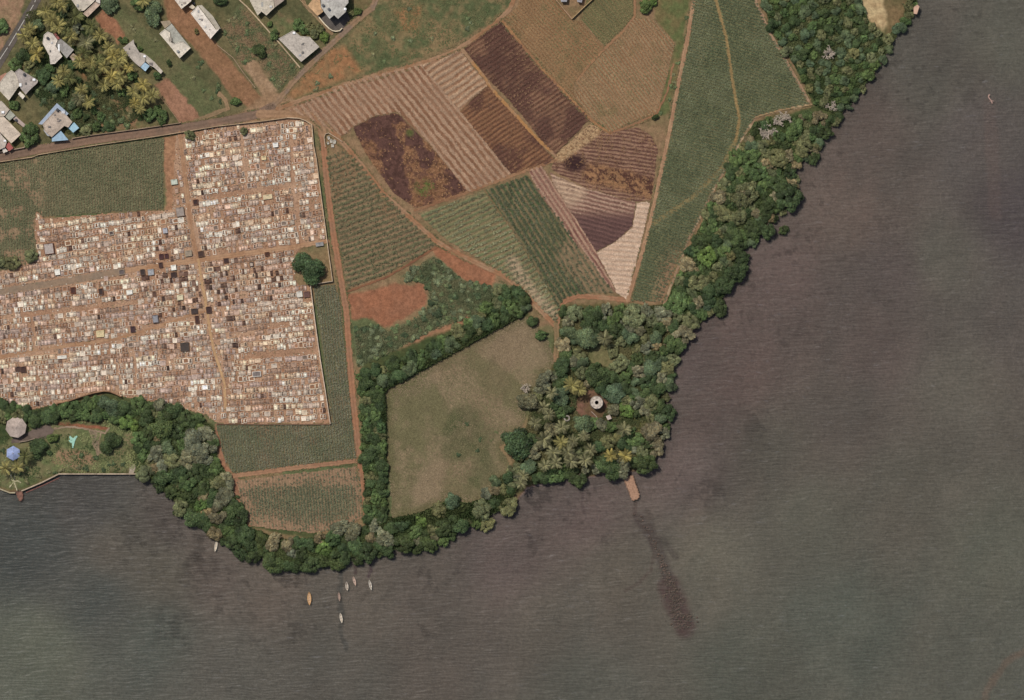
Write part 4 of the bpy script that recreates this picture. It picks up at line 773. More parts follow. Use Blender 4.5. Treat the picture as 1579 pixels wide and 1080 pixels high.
# ============================================================ HOUSES
def inset(poly, d):
    n = len(poly); A = sum(poly[i][0] * poly[(i + 1) % n][1] - poly[(i + 1) % n][0] * poly[i][1] for i in range(n))
    if A < 0: poly = poly[::-1]
    out = []
    for i in range(n):
        p = Vector(poly[i - 1]); q = Vector(poly[i]); r = Vector(poly[(i + 1) % n]); e1 = (q - p).normalized(); e2 = (r - q).normalized()
        n1 = Vector((-e1.y, e1.x)); n2 = Vector((-e2.y, e2.x)); m = (n1 + n2); k = max(0.35, 1 + n1.dot(n2)); out.append(tuple(q + m * d / k))
    return out
def house(label, blocks, extras=(), cat='house', group=None, name='house', at=None):
    """blocks: (px polygon, top height m, roof tint, wall tint, style)"""
    c0 = np.mean(np.array(blocks[0][0]), 0); ox, oy = W(*c0); root = bpy.data.objects.new(name, None); COL.objects.link(root); root.location = (ox, oy, 1.0)
    tag(root, label, cat, group)
    for bi, (poly, h, roof, wallc, style) in enumerate(blocks):
        pw = [(W(*p)[0] - ox, W(*p)[1] - oy) for p in poly]; A = sum(pw[i][0] * pw[(i + 1) % len(pw)][1] - pw[(i + 1) % len(pw)][0] * pw[i][1] for i in range(len(pw)))
        if A < 0: pw = pw[::-1]
        hz = h - bi * 0.013
        if style == 'awning':   # sheet roof on posts
            b = MB(); b.prism(pw, hz - 0.08, hz, (1, 1, 1)); b.build('sheet_roof', M_paint, root, roof)
            for q in inset(pw, 0.25): b = MB(); b.tube((q[0], q[1], -0.1), (q[0], q[1], hz - 0.09), 0.06, 0.06); b.build('post', M_paint, root, (0.4, 0.4, 0.4))
            # folded ribs
            continue
        wp = inset(pw, 0.22); b = MB(); b.prism(wp, -0.1, hz - 0.24, (1, 1, 1)); wl = b.build('wall', M_paint, root, wallc)
        b = MB(); b.prism(pw, hz - 0.24, hz, (1, 1, 1)); rf = b.build('roof', M_conc, root, roof)
        if style == 'parapet':
            for off, nm in ((0.0, 'parapet'),):
                b = MB(); inn = inset(pw, 0.2); n = len(pw)
                for i in range(n):
                    j = (i + 1) % n; q = [pw[i], pw[j], inn[j], inn[i]]; v = [(x_, y_, hz + 0.003) for x_, y_ in q] + [(x_, y_, hz + 0.22) for x_, y_ in q]
                    b.add(v, [(0, 1, 5, 4), (1, 2, 6, 5), (2, 3, 7, 6), (3, 0, 4, 7), (4, 5, 6, 7)])
                b.build('parapet', M_conc, rf, np.clip(np.array(roof) * 1.12, 0, 0.8))
        for fl in range(2 if h > 5 else 1):
            for i in range(len(wp)):
                p = Vector(wp[i]); q = Vector(wp[(i + 1) % len(wp)]); L = (q - p).length
                if L < 3.0: continue
                d = (q - p) / L; nn = Vector((d.y, -d.x)); k = int(L // 3.2)
                for j in range(k):
                    c = p + d * (L * (j + 0.5) / k); door = (j == 0 and i == 0 and fl == 0 and bi == 0); hw = 0.45 if door else 0.6; z0 = 0.0 if door else 0.95 + fl * 2.9; z1 = 2.1 + fl * 2.9
                    if z1 > hz - 0.3: continue
                    def bx(hw_, za, zb, t0, t1):
                        m_ = MB(); qd = [c - d * hw_ + nn * t0, c + d * hw_ + nn * t0, c + d * hw_ + nn * t1, c - d * hw_ + nn * t1]; m_.prism([(v_.x, v_.y) for v_ in qd], za, zb); return m_
                    if door: bx(hw, z0, z1, -0.05, 0.04).build('door', M_paint, root, (0.18, 0.11, 0.07))
                    else:
                        w_o = bx(hw, z0, z1, -0.05, 0.03).build('window', M_paint, root, (0.6, 0.58, 0.55)); bx(hw - 0.08, z0 + .08, z1 - .08, -0.02, 0.045).build('pane', M_glass, w_o)
    P0 = np.array(blocks[0][0]); rc = random.Random(int(ox * 10))
    for q in range(12):
        x = rc.uniform(P0[:, 0].min(), P0[:, 0].max()); y = rc.uniform(P0[:, 1].min(), P0[:, 1].max())
        if q % 3 == 0 and sdist(np.array([x]), np.array([y]), blocks[0][0])[0] < -3: extras = list(extras) + [('box', x, y, blocks[0][1], rc.choice([(0.12, 0.11, 0.10), (0.5, 0.48, 0.45), (0.25, 0.2, 0.17)]), rc.uniform(.4, 1.2), rc.uniform(.4, 1.0), rc.uniform(.15, .5))]
    for e in extras:
        kind, x, y, z = e[:4]; wx, wy = W(x, y); wx -= ox; wy -= oy
        b = MB()
        if kind == 'tank': b.tube((wx, wy, z), (wx, wy, z + 1.1), 0.62, 0.6, 12); b.tube((wx, wy, z + 1.1), (wx, wy, z + 1.28), 0.5, 0.15, 12); b.build('water_tank', M_paint, root, e[4] if len(e) > 4 else (0.05, 0.05, 0.055))
        elif kind == 'box': b.box(wx - e[5] / 2, wx + e[5] / 2, wy - e[6] / 2, wy + e[6] / 2, z, z + e[7]); oo = b.build('roof_hatch', M_paint, root, e[4])
        elif kind == 'heater':
            b.add([(wx - .8, wy - .6, z + .05), (wx + .8, wy - .6, z + .05), (wx + .8, wy + .6, z + .6), (wx - .8, wy + .6, z + .6), (wx - .8, wy - .6, z), (wx + .8, wy - .6, z), (wx + .8, wy + .6, z), (wx - .8, wy + .6, z)],
              [(0, 1, 2, 3), (4, 5, 1, 0), (5, 6, 2, 1), (6, 7, 3, 2), (7, 4, 0, 3)]); b.build('solar_heater', M_paint, root, (0.7, 0.7, 0.7))
    return root
R1 = T(206, 196, 186); R2 = T(176, 166, 158); R3 = T(206, 196, 184); RG = T(158, 154, 150); WL = T(190, 178, 160); BL = T(140, 168, 196); RD = T(146, 78, 72)
house('white and grey roofed house among palms with a red awning', [([(69, 55), (67, 68), (77.5, 87), (79, 100), (86, 99.5), (97.5, 88), (86.7, 71.7), (90, 63), (82.5, 53), (75, 50)], 3.4, T(208, 198, 190), WL, 'parapet'),
  ([(90.5, 63.5), (95, 61), (115, 78), (104, 91), (88, 72)], 3.1, T(150, 146, 144), WL, 'parapet'), ([(83, 52), (86, 50.5), (93.5, 60.5), (90, 62.5)], 2.7, RD, WL, 'awning'), ([(108, 88), (114, 83), (120, 87.5), (114, 96)], 2.4, T(160, 140, 124), WL, 'flat')],
  [('box', 92, 75, 3.12, (0.8, 0.8, 0.78), 0.7, 3.2, 0.25), ('tank', 75, 60, 3.4)])
house('stepped pale and grey roofed house on the left edge', [([(24.5, 112), (31, 107), (60, 125), (59, 129), (46, 141), (41, 147), (33, 137), (29, 125)], 3.5, T(166, 156, 152), WL, 'parapet'),
  ([(1, 128), (12, 114), (19, 109), (24, 113), (32.5, 131), (15, 156), (0, 140)], 3.2, T(188, 178, 166), WL, 'parapet'), ([(29, 146), (32, 142), (40, 149), (36, 154)], 2.8, T(214, 204, 192), WL, 'flat'), ([(-8, 130), (-3, 120), (10, 113), (12, 116), (1, 129)], 2.6, T(160, 112, 92), WL, 'awning')],
  [('box', 54, 124, 3.5, (0.8, 0.8, 0.8), 1.2, 0.9, 0.6), ('tank', 39, 116, 3.5), ('box', 33, 132, 3.5, (0.75, 0.75, 0.72), 1.0, 1.4, 0.5)])
house('large pale roofed house cut by the left edge with a red canopy', [([(-30, 182), (7, 180.5), (34, 208), (19, 222), (0, 203), (-30, 203)], 3.6, T(196, 180, 166), WL, 'parapet'), ([(-30, 150), (4, 157), (16, 170), (9, 179.5), (-30, 181)], 3.3, T(186, 174, 164), WL, 'parapet'),
  ([(-30, 205), (0, 204.5), (12, 219), (9, 228), (0, 232), (-30, 238)], 3.1, T(184, 172, 164), WL, 'parapet'), ([(16.5, 170.5), (25, 179), (16, 187), (9.5, 181)], 2.9, T(160, 160, 150), WL, 'flat'), ([(9, 226), (15, 220), (22, 229), (15, 234)], 2.6, T(158, 72, 66), WL, 'awning'),
  ([(25, 179.5), (46, 198), (42, 201), (21, 184)], 2.2, T(172, 154, 148), WL, 'flat'), ([(4, 229), (9, 229), (13, 234), (6, 237)], 2.4, T(206, 196, 188), WL, 'flat')], [('box', 6, 174, 3.3, (0.8, 0.8, 0.8), 1.2, 1.0, 0.5), ('box', 9, 218, 3.1, (0.8, 0.8, 0.8), 1.0, .8, 0.5), ('tank', 26, 186, 1.9)])
house('grey roofed house edged with light blue metal awnings', [([(67, 192), (89, 169), (95, 173), (104, 179), (113, 189), (106.6, 197.5), (100.5, 195), (81, 212.5), (71, 204)], 3.5, T(176, 160, 148), WL, 'parapet'),
  ([(60.5, 192), (89, 160), (107, 176), (104, 179), (89.5, 167.5), (66, 193)], 3.2, T(150, 164, 186), WL, 'awning'), ([(115.5, 189.5), (123, 198), (114, 205.5), (106, 197.8)], 2.9, T(150, 186, 206), WL, 'awning'), ([(95, 202.5), (106.6, 216.6), (81, 219), (81.3, 213)], 2.8, T(146, 174, 200), WL, 'awning'), ([(67, 200), (72, 204), (78, 211), (74, 210)], 2.6, T(166, 170, 180), WL, 'awning')],
  [('heater', 99, 174, 3.5), ('tank', 90, 171, 3.5), ('box', 86, 178, 3.5, (0.2, 0.17, 0.15), 0.8, 0.6, 0.3), ('box', 90, 184, 3.5, (0.2, 0.17, 0.15), 0.7, 0.6, 0.3)])
house('irregular grey roofed house with a small light blue roof', [([(190.6, 75), (207, 62), (208, 69), (216, 82), (225, 84.5), (225, 96), (217, 104.5), (210, 99), (198.6, 87)], 3.2, T(172, 162, 154), WL, 'flat'), ([(224, 97), (232, 102.6), (225, 111), (217.5, 104.5)], 3.0, T(158, 184, 206), WL, 'flat'),
  ([(225.5, 85), (239.6, 97), (252, 111), (249, 115), (238.5, 105), (232.5, 102), (226, 96)], 3.1, T(180, 170, 160), WL, 'parapet')], [('box', 224, 88, 3.1, (0.8, 0.8, 0.8), 1.0, 0.8, 0.5), ('box', 234, 100, 3.1, (0.12, 0.1, 0.09), 1.6, 1.4, 0.06)])
house('pale roofed house at the top with a sunken patio roof', [([(108, -30), (111, 0), (124, 19), (131, 17.5), (147, 3), (150, -4), (150, -30)], 3.6, T(192, 182, 170), WL, 'parapet'), ([(129, 22), (148, 4.5), (156, 8), (136, 27.5)], 3.0, T(186, 164, 150), WL, 'parapet'), ([(150.5, -30), (156, -30), (155.5, 7), (148.5, 3.5), (150.5, -3)], 3.3, T(206, 196, 188), WL, 'flat')], [('box', 121, 10, 3.6, (0.25, 0.24, 0.23), 0.9, 1.2, 0.4)])
house('pale patched roof house beside the long red soil plot', [([(246.7, 53), (255, 46), (263.5, 51.5), (264, 66), (270, 68.5), (282, 65), (295, 75), (278, 91), (262, 71)], 3.4, T(206, 196, 184), WL, 'parapet'), ([(265.5, 37.5), (294.5, 74.5), (282, 64.5), (271, 68), (264.5, 65), (264, 51), (256, 45.5)], 2.9, T(160, 158, 150), WL, 'flat'), ([(248, 34), (262, 32.5), (265, 37), (255, 45)], 2.5, T(156, 140, 120), WL, 'flat')],
  [('tank', 275, 80, 3.4, (0.35, 0.34, 0.32)), ('box', 264, 62, 3.4, (0.2, 0.17, 0.13), 1.4, 1.8, 0.05)])
house('long white roofed house with a lower grey side roof', [([(295, 22), (306, 10), (334, 47), (339, 46), (325.5, 61.5)], 4.6, T(214, 204, 196), WL, 'parapet'), ([(306.6, 9.8), (312, 9), (318, 15), (329, 26), (341, 45), (339.5, 45.6), (334.5, 46.2)], 3.6, T(170, 162, 150), WL, 'flat')], [('box', 307, 19, 4.6, (0.3, 0.3, 0.3), 0.7, 0.9, 0.3), ('box', 309, 31, 4.6, (0.3, 0.3, 0.3), 1.0, .5, 0.3)])
house('pale roofed house cut by the top edge beside the red plot', [([(262, -30), (271, 2), (281, 15), (289, 9), (296, 3), (296, -30)], 4.2, T(208, 198, 188), WL, 'parapet'), ([(292, 12), (297, 8), (302, 12), (298, 15.5)], 2.6, T(196, 184, 168), WL, 'flat')], [('tank', 299, 6, 0.1)])
house('mottled pale roofed house at the top beside the thick wall', [([(380, -30), (386, 2), (398, 25), (404, 19), (411.5, 25), (424, 13), (418, -30)], 3.5, T(190, 180, 166), WL, 'parapet'), ([(418.5, -30), (424.5, 12.5), (438.6, 2), (436, -30)], 3.2, T(160, 146, 136), WL, 'flat')], [('box', 405, 8, 3.5, (0.3, 0.29, 0.26), 0.9, 2.0, 0.05)])
house('single storey house with stained grey roof beside the lane', [([(430, 61), (442, 54), (453, 48), (464, 57), (478, 58), (493, 73.5), (465, 96.5)], 3.4, T(182, 172, 164), WL, 'parapet')], [('box', 454, 52, 3.4, (0.8, 0.8, 0.78), 1.1, 0.9, 0.5), ('box', 463, 86, 3.4, (0.3, 0.3, 0.3), 0.9, 0.7, 0.4)])
house('two storey grey roofed house with notched front and sand terrace', [([(494, -30), (496, 13), (500, 19), (509, 31), (516, 25), (522, 31), (535, 19), (532, 13), (538, 6), (536, -30)], 6.3, T(176, 172, 168), WL, 'parapet'), ([(475, 10), (484, -2), (493.5, -2), (495.5, 13), (499, 19), (490, 25.5)], 3.0, T(192, 156, 120), WL, 'flat')],
  [('tank', 499, 10, 6.3, (0.12, 0.12, 0.12)), ('tank', 508, 16, 6.3, (0.12, 0.12, 0.12)), ('tank', 533, 16, 6.3, (0.8, 0.8, 0.78))])
house('small blue grey roofed shed in the pointed top yard', [([(862, -12), (876, -12), (874, 4), (865, 4)], 2.8, T(150, 150, 156), WL, 'flat')], cat='shed')
house('small grey roofed shed right in the pointed top yard', [([(887, -12), (900, -12), (897, 5), (890, 4)], 2.8, T(146, 144, 150), WL, 'flat')], cat='shed')
house('tiny square white roofed hut near the round tower', [([(934, 642), (940, 639.5), (943, 645.5), (937, 648)], 2.4, T(176, 160, 152), T(160, 148, 138), 'flat')], name='hut', cat='hut')
house('narrow tan boat shelter on the upper right shore', [([(1408, 12), (1414, 8), (1417, 11), (1413, 23), (1408, 22)], 2.2, T(196, 160, 140), WL, 'flat')], name='shelter', cat='shelter')
# garden pavilions with faceted roofs
def pavilion(label, x, y, r, n, col, hw, hr, rot):
    wx, wy = W(x, y); root = bpy.data.objects.new('pavilion', None); COL.objects.link(root); root.location = (wx, wy, 1.0); tag(root, label, 'pavilion')
    R_ = r * S; ring = [(R_ * math.cos(rot + 2 * math.pi * k / n), R_ * math.sin(rot + 2 * math.pi * k / n)) for k in range(n)]
    for k in range(n):
        a, c = ring[k], ring[(k + 1) % n]; b = MB(); b.add([(a[0], a[1], hw), (c[0], c[1], hw), (0, 0, hr), (a[0], a[1], hw - 0.12), (c[0], c[1], hw - 0.12), (0, 0, hr - 0.12)], [(0, 1, 2), (5, 4, 3), (3, 4, 1, 0)]); b.build('roof_panel', M_conc, root, np.clip(np.array(col) * random.uniform(0.94, 1.06), 0, .8))
        b = MB(); b.tube((a[0] * .88, a[1] * .88, -0.1), (a[0] * .88, a[1] * .88, hw - 0.05), 0.1, 0.1); b.build('post', M_paint, root, (0.45, 0.42, 0.38))
    b = MB(); b.tube((0, 0, hr - 0.1), (0, 0, hr + 0.35), 0.22, 0.05, 8); b.build('finial', M_paint, root, (0.5, 0.45, 0.4)); return root
pavilion('grey octagonal garden pavilion roof on the left edge', 26, 659, 16.5, 8, T(172, 156, 148), 2.8, 4.1, 0.2)
pavilion('light blue hexagonal gazebo roof near the left shore', 21.5, 699, 11.5, 6, T(140, 154, 196), 2.5, 3.8, 0.5)
# ---- tower, well, pool, jetty, landing
def lathe(prof, n=32):
    v = []; f = []
    for r, z in prof:
        for k in range(n): a = 2 * math.pi * k / n; v.append((r * math.cos(a), r * math.sin(a), z))
    for i in range(len(prof) - 1):
        for k in range(n): f.append((i * n + k, i * n + (k + 1) % n, (i + 1) * n + (k + 1) % n, (i + 1) * n + k))
    return v, f
wx, wy = W(920, 621); tw = bpy.data.objects.new('tower', None); COL.objects.link(tw); tw.location = (wx, wy, 1.0); tag(tw, 'round whitewashed stone tower with a dark open centre', 'tower')
b = MB(); v_, f_ = lathe([(3.0, -0.2), (2.75, 2.0), (2.6, 4.0)], 32); b.add(v_, f_); b.build('tower_wall', M_stone, tw, T(178, 166, 156))
b = MB(); v_, f_ = lathe([(2.62, 3.9), (2.62, 4.3), (1.75, 4.3), (1.7, 4.5), (0.95, 4.5), (0.8, 4.3), (0.75, 0.1)], 32); b.add(v_, f_); b.build('rim', M_stone, tw, T(196, 184, 174))
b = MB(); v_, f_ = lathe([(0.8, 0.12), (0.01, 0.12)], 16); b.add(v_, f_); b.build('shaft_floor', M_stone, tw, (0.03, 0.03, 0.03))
for k in range(8):
    a = 2 * math.pi * k / 8; b = MB(); b.box(-.32, .32, -.3, .3, 4.3, 4.55); oo = b.build('merlon', M_stone, tw, T(176, 162, 154)); oo.rotation_euler = (0, 0, a); oo.location = (2.25 * math.cos(a), 2.25 * math.sin(a), 0)
wx, wy = W(874, 645); we = bpy.data.objects.new('well', None); COL.objects.link(we); we.location = (wx, wy, 1.0); tag(we, 'small round stone well half hidden by palms', 'well')
b = MB(); v_, f_ = lathe([(1.45, -0.2), (1.35, 1.2), (0.75, 1.2), (0.7, 0.0)], 24); b.add(v_, f_); b.build('well_ring', M_stone, we, T(150, 142, 134)); b = MB(); v_, f_ = lathe([(0.72, 0.1), (0.01, 0.1)], 16); b.add(v_, f_); b.build('well_water', M_stone, we, (0.03, 0.03, 0.03))
pts = [(108, 672), (113, 676), (118, 672), (120, 673), (117, 678), (115.5, 682), (113.5, 691), (111.5, 691), (111.5, 684), (108, 682), (106, 679), (109, 678), (107, 675)]
b = MB(); b.prism([W(*p) for p in pts], 1.0, 1.35); o = b.build('garden_pool', M_paint, None, T(150, 196, 180)); tag(o, 'turquoise star shaped garden pool in the lawn', 'pool')
def jetty(label, poly, z, col, name='jetty'):
    root = bpy.data.objects.new(name, None); COL.objects.link(root); cx, cy = W(*np.mean(np.array(poly), 0)); root.location = (cx, cy, 0); tag(root, label, 'jetty')
    pw = [(W(*p)[0] - cx, W(*p)[1] - cy) for p in poly]; b = MB(); b.prism(pw, -1.6, z - 0.12); b.build('base', M_stone, root, np.array(col) * 0.6)
    b = MB(); b.prism(inset(pw, 0.15), z - 0.12, z); b.build('deck', M_stone, root, col)
    q = [Vector(p) for p in pw]; n = len(q)
    for i in range(n):
        p0, p1 = q[i], q[(i + 1) % n]; L = (p1 - p0).length; k = max(1, int(L / 1.1))
        for j in range(k):
            c = p0.lerp(p1, (j + 0.5) / k); b = MB(); s1 = random.uniform(.3, .5); b.box(-s1, s1, -.22, .22, z - 0.3, z + random.uniform(0.02, 0.1)); oo = b.build('kerb_stone', M_stone, root, np.array(col) * random.uniform(0.55, 0.95)); oo.location = (c.x, c.y, 0); oo.rotation_euler = (0, 0, math.atan2((p1 - p0).y, (p1 - p0).x))
    return root
jetty('tan stone jetty sticking out of the lower woods', [(961.5, 738), (975.5, 733), (986, 764), (984, 769), (975, 772)], 0.75, T(166, 130, 108))
jetty('small red stone landing under the forked path', [(25, 760), (34, 757), (36, 765), (34, 772), (30, 773)], 0.6, T(128, 92, 80), 'landing')
b = MB()
for (x0, y0, x1, y1) in ((40, 760, 66, 749), (66, 749, 92, 737)): b.tube(W(x0, y0) + (-0.15,), W(x1, y1) + (-0.15,), 0.35, 0.35, 6)
o = b.build('drowned_kerb', M_stone, None, T(120, 84, 78)); tag(o, 'half drowned stone kerb along the garden sea wall', 'kerb')
# submerged rock spit, each rock real, just under the surface
V = []; Fc = []; C = []; nb = 0
ico = [(0, 0, 1), (.9, 0, .3), (.28, .85, .3), (-.73, .53, .3), (-.73, -.53, .3), (.28, -.85, .3), (.5, .4, -.6), (-.5, .4, -.6), (0, -.7, -.6)]
icf = [(0, 1, 2), (0, 2, 3), (0, 3, 4), (0, 4, 5), (0, 5, 1), (1, 6, 2), (2, 6, 7), (2, 7, 3), (3, 7, 4), (4, 7, 8), (4, 8, 5), (5, 8, 1), (1, 8, 6), (6, 8, 7)]
for k in range(420):
    t = random.random(); pl = [(982, 790), (1008, 835), (1028, 885), (1042, 925), (1056, 968)]; i = min(3, int(t ** 0.6 * 4)); f = t ** 0.6 * 4 - i; px = pl[i][0] * (1 - f) + pl[i + 1][0] * f; py = pl[i][1] * (1 - f) + pl[i + 1][1] * f
    sp_ = 3.5 + 12 * max(0, (py - 880) / 90); px += random.gauss(0, sp_ * .7); py += random.gauss(0, 2); wx, wy = W(px, py); s_ = random.uniform(.3, .8); top = random.uniform(-1.3, -0.6) if random.random() > 0.02 else 0.1
    V += [(wx + s_ * a, wy + s_ * b_ * .8, top - s_ * .5 + s_ * .5 * c_) for a, b_, c_ in ico]; Fc += [tuple(i_ + nb for i_ in f_) for f_ in icf]; nb += 9; C += [tuple(T(132, 106, 98) * random.uniform(.6, 1.15))] * 9
o = link('reef_rocks', raw_mesh('reef_rocks', V, np.array(Fc), C, False, M_soil)); tag(o, 'spit of dark red rocks lying under the shallow water', 'rocks', kind='stuff')
# floating branch, upper right
b = MB(); pp = [(1526, 146), (1524, 149), (1526, 153), (1529, 156), (1530, 160)]
for i in range(4): b.tube(W(*pp[i]) + (0.1,), W(*pp[i + 1]) + (0.12,), 0.28, 0.24, 6)
b.tube(W(1529, 156) + (0.1,), W(1533, 156) + (0.1,), 0.15, 0.08, 5); b.tube(W(1526, 157) + (0.1,), W(1529, 156) + (0.1,), 0.15, 0.08, 5)
o = b.build('driftwood', M_stone, None, T(196, 160, 150)); tag(o, 'pale twisted driftwood floating alone at the upper right', 'driftwood')
# ------------------------------------------------------------ boats
def boat(label, x, y, L, Wd, ang, hull, inner, seats=3):
    n = 13; root = bpy.data.objects.new('boat', None); COL.objects.link(root); wx, wy = W(x, y); root.location = (wx, wy, 0); root.rotation_euler = (0, 0, ang); tag(root, label, 'boat', 'small boats moored off the woods')
    v = []; f = []
    for i in range(n):
        t = i / (n - 1); u = 2 * t - 1; yy = u * L / 2; hw = Wd / 2 * max(0.03, (1 - abs(u) ** 2.3)) * (0.8 if u > 0.75 else 1); sh = 0.42 + 0.25 * u * u
        v += [(-hw * .5, yy * .93, -0.25), (-hw, yy, sh), (-hw * .86, yy * .985, sh + 0.01), (-hw * .5, yy * .9, 0.08), (hw * .5, yy * .9, 0.08), (hw * .86, yy * .985, sh + 0.01), (hw, yy, sh), (hw * .5, yy * .93, -0.25)]
    for i in range(n - 1):
        for k in range(8): a = i * 8 + k; c = i * 8 + (k + 1) % 8; f.append((a, c, c + 8, a + 8))
    b = MB(); b.add(v, f); b.build('hull', M_paint, root, hull, True)
    for k in range(seats):
        yy = (-0.28 + 0.56 * k / max(1, seats - 1)) * L; hw = Wd * .40 * (1 - abs(2 * yy / L) ** 2.3); b = MB(); b.box(-hw, hw, yy - .16, yy + .16, 0.3, 0.35); b.build('seat', M_paint, root, inner)
    b = MB(); b.box(-Wd * .16, Wd * .16, -L * .33, L * .33, 0.085, 0.1); b.build('floorboard', M_paint, root, inner)
    b = MB(); b.tube((0, L * .3, 0.4), (0, L * .42, 0.62), .05, .05); b.build('stem_post', M_paint, root, hull)
    return root
CW = T(206, 196, 184)
boat('white boat alone at the left near the wooded shore', 333, 842, 5.2, 1.25, -0.17, CW, T(196, 180, 160), 3)
boat('orange tan boat, longest of the moored boats', 477, 923, 6.0, 1.75, 0.03, T(196, 154, 108), T(196, 160, 126), 4)
boat('dull pinkish boat just right of the orange one', 523, 920, 4.2, 1.15, 0.1, T(156, 134, 124), T(150, 124, 112), 2)
boat('white boat with dark middle left of the pair', 535, 904, 4.0, 1.25, 0.1, T(206, 194, 182), T(120, 104, 94), 2)
boat('pinkish white boat closest to the trees', 546.5, 896, 4.4, 1.2, 0.28, T(190, 164, 150), T(170, 146, 134), 3)
boat('white boat farthest right of the moored boats', 571, 902, 4.8, 1.15, 0.22, T(208, 202, 194), T(150, 136, 124), 3)
boat('white boat lowest in the picture', 526, 953, 4.7, 1.2, 0.17, T(212, 202, 190), T(180, 164, 150), 3)
# ============================================================ VEGETATION
def crown_mesh(name, seed, nl=11, leaves=2600, leaf=0.085, lob=(0.30, 0.46), flat=0.62, elong=1.3, gap=0.0, core=True):
    r = np.random.default_rng(seed); cs = []
    for i in range(nl):
        a = r.random() * 2 * np.pi; e = r.random() ** 0.8; rad = r.uniform(0.5, 0.78) * np.sqrt(1 - (1 - e) ** 2) if i > 1 else 0.15; rl = r.uniform(*lob)
        cs.append((rad * np.cos(a), rad * np.sin(a), (0.95 - 0.75 * (rad / 0.62) ** 2 * r.uniform(0.5, 1)) * flat, rl, r.uniform(0.6, 1.4)))
    cs = np.array(cs); V = []; C = []; F3 = []
    w = cs[:, 3] ** 2; w /= w.sum(); k = r.choice(nl, leaves * 2, p=w)
    d = r.normal(size=(leaves * 2, 3)); d /= np.linalg.norm(d, axis=1)[:, None]; d[:, 2] = np.where(d[:, 2] < -0.5, -d[:, 2], d[:, 2])
    rad = cs[k, 3] * (1 + 0.10 * r.normal(size=leaves * 2)); p = cs[k, :3] + d * rad[:, None] * np.array([1, 1, 0.8])
    inside = np.zeros(len(p), bool)
    for c in cs: inside |= (np.linalg.norm((p - c[:3]) / np.array([1, 1, .8]), axis=1) < c[3] * 0.80)
    ok = ~inside
    if gap: ok &= fbm(p[:, 0] * 10 + seed, p[:, 1] * 10, 1.5, seed) > gap
    p = p[ok][:leaves]; d = d[ok][:leaves]; k = k[ok][:leaves]; n = len(p)
    nn = d * 0.7 + r.normal(size=(n, 3)) * 0.45 + np.array([0, 0, 0.35]); nn /= np.linalg.norm(nn, axis=1)[:, None]
    t1 = np.cross(nn, r.normal(size=(n, 3))); t1 /= np.linalg.norm(t1, axis=1)[:, None]; t2 = np.cross(nn, t1)
    s = leaf * r.uniform(0.6, 1.3, n)[:, None]
    V = np.stack([p - t1 * s * elong * 0.5, p + t2 * s * 0.45, p + t1 * s * elong * 0.5, p - t2 * s * 0.45], 1).reshape(-1, 3)
    bright = cs[k, 4] * r.uniform(0.55, 1.5, n); hue = r.normal(0, 0.06, n)
    C = np.stack([bright * (1 + hue), bright, bright * (1 - hue)], -1); C = np.repeat(C, 4, 0); Fq = np.arange(n * 4).reshape(-1, 4)
    Fs = [Fq]
    if core:
        base = len(V); vs_ = []; fs_ = []; cc_ = []
        for c in cs:
            b0 = base + len(vs_)
            for th, z in ((0, 1),): vs_.append((c[0], c[1], c[2] + c[3] * .62))
            for zz, rr_ in ((0.5, 0.75), (-0.15, 0.85), (-0.7, 0.5)):
                for q in range(8): a = q * math.pi / 4; j = 1 + 0.15 * r.normal(); vs_.append((c[0] + c[3] * rr_ * j * math.cos(a) * .92, c[1] + c[3] * rr_ * j * math.sin(a) * .92, c[2] + c[3] * zz * .7))
            for q in range(8): fs_.append((b0, b0 + 1 + q, b0 + 1 + (q + 1) % 8))
            for L_ in range(2):
                for q in range(8): a0 = b0 + 1 + L_ * 8 + q; a1 = b0 + 1 + L_ * 8 + (q + 1) % 8; fs_ += [(a0, a0 + 8, a1 + 8), (a0, a1 + 8, a1)]
        V = np.concatenate([V, np.array(vs_)]); C = np.concatenate([C, np.full((len(vs_), 3), 0.8)]); Fs.append(np.array(fs_))
    return raw_mesh(name, V, Fs, C, False, M_fol)
CR = {'round': [crown_mesh('crown', 100 + i, nl=14 + i % 5, lob=(0.2, 0.42)) for i in range(9)],
      'clump': [crown_mesh('crown', 150 + i, nl=34, lob=(0.12, 0.26), leaves=3400, leaf=0.072) for i in range(8)],
      'wispy': [crown_mesh('crown', 200 + i, nl=17, lob=(0.2, 0.34), leaves=2400, leaf=0.12, elong=2.0, gap=0.32) for i in range(5)],
      'bush': [crown_mesh('foliage', 300 + i, nl=7, leaves=420, leaf=0.21, flat=0.5) for i in range(5)]}
def dead_mesh(seed):
    r = random.Random(seed); b = MB()
    def br(p, d, L, rad, lv):
        q = p + d * L; b.tube(p, q, rad, rad * .6, 4 if lv else 5, (1, 1, 1))
        if lv < 4:
            for k in range(3 if lv else 8):
                nd_ = (d + Vector((r.gauss(0, .75), r.gauss(0, .75), r.gauss(0.05, .35)))).normalized(); nd_.z = max(nd_.z, -0.05); br(p + d * L * r.uniform(.5, 1), nd_, L * r.uniform(.5, .75), rad * .70, lv + 1)
    br(Vector((0, 0, 0.0)), Vector((0, 0, 1)), 0.38, 0.042, 0); return b.mesh('bare_branches', M_stone)
CR['dead'] = [dead_mesh(5), dead_mesh(6), dead_mesh(9)]
def trunk_mesh(seed):
    r = random.Random(seed); b = MB(); b.tube((0, 0, -0.15), (0.02, 0.01, 0.45), 0.055, 0.035, 7)
    for k in range(5):
        a = 2 * math.pi * k / 5 + r.random(); b.tube((0.02, 0.01, 0.3 + .04 * k), (0.42 * math.cos(a), 0.42 * math.sin(a), 0.62), 0.026, 0.010, 5)
    return b.mesh('trunk', M_bark, True)
TRK = [trunk_mesh(i) for i in range(4)]
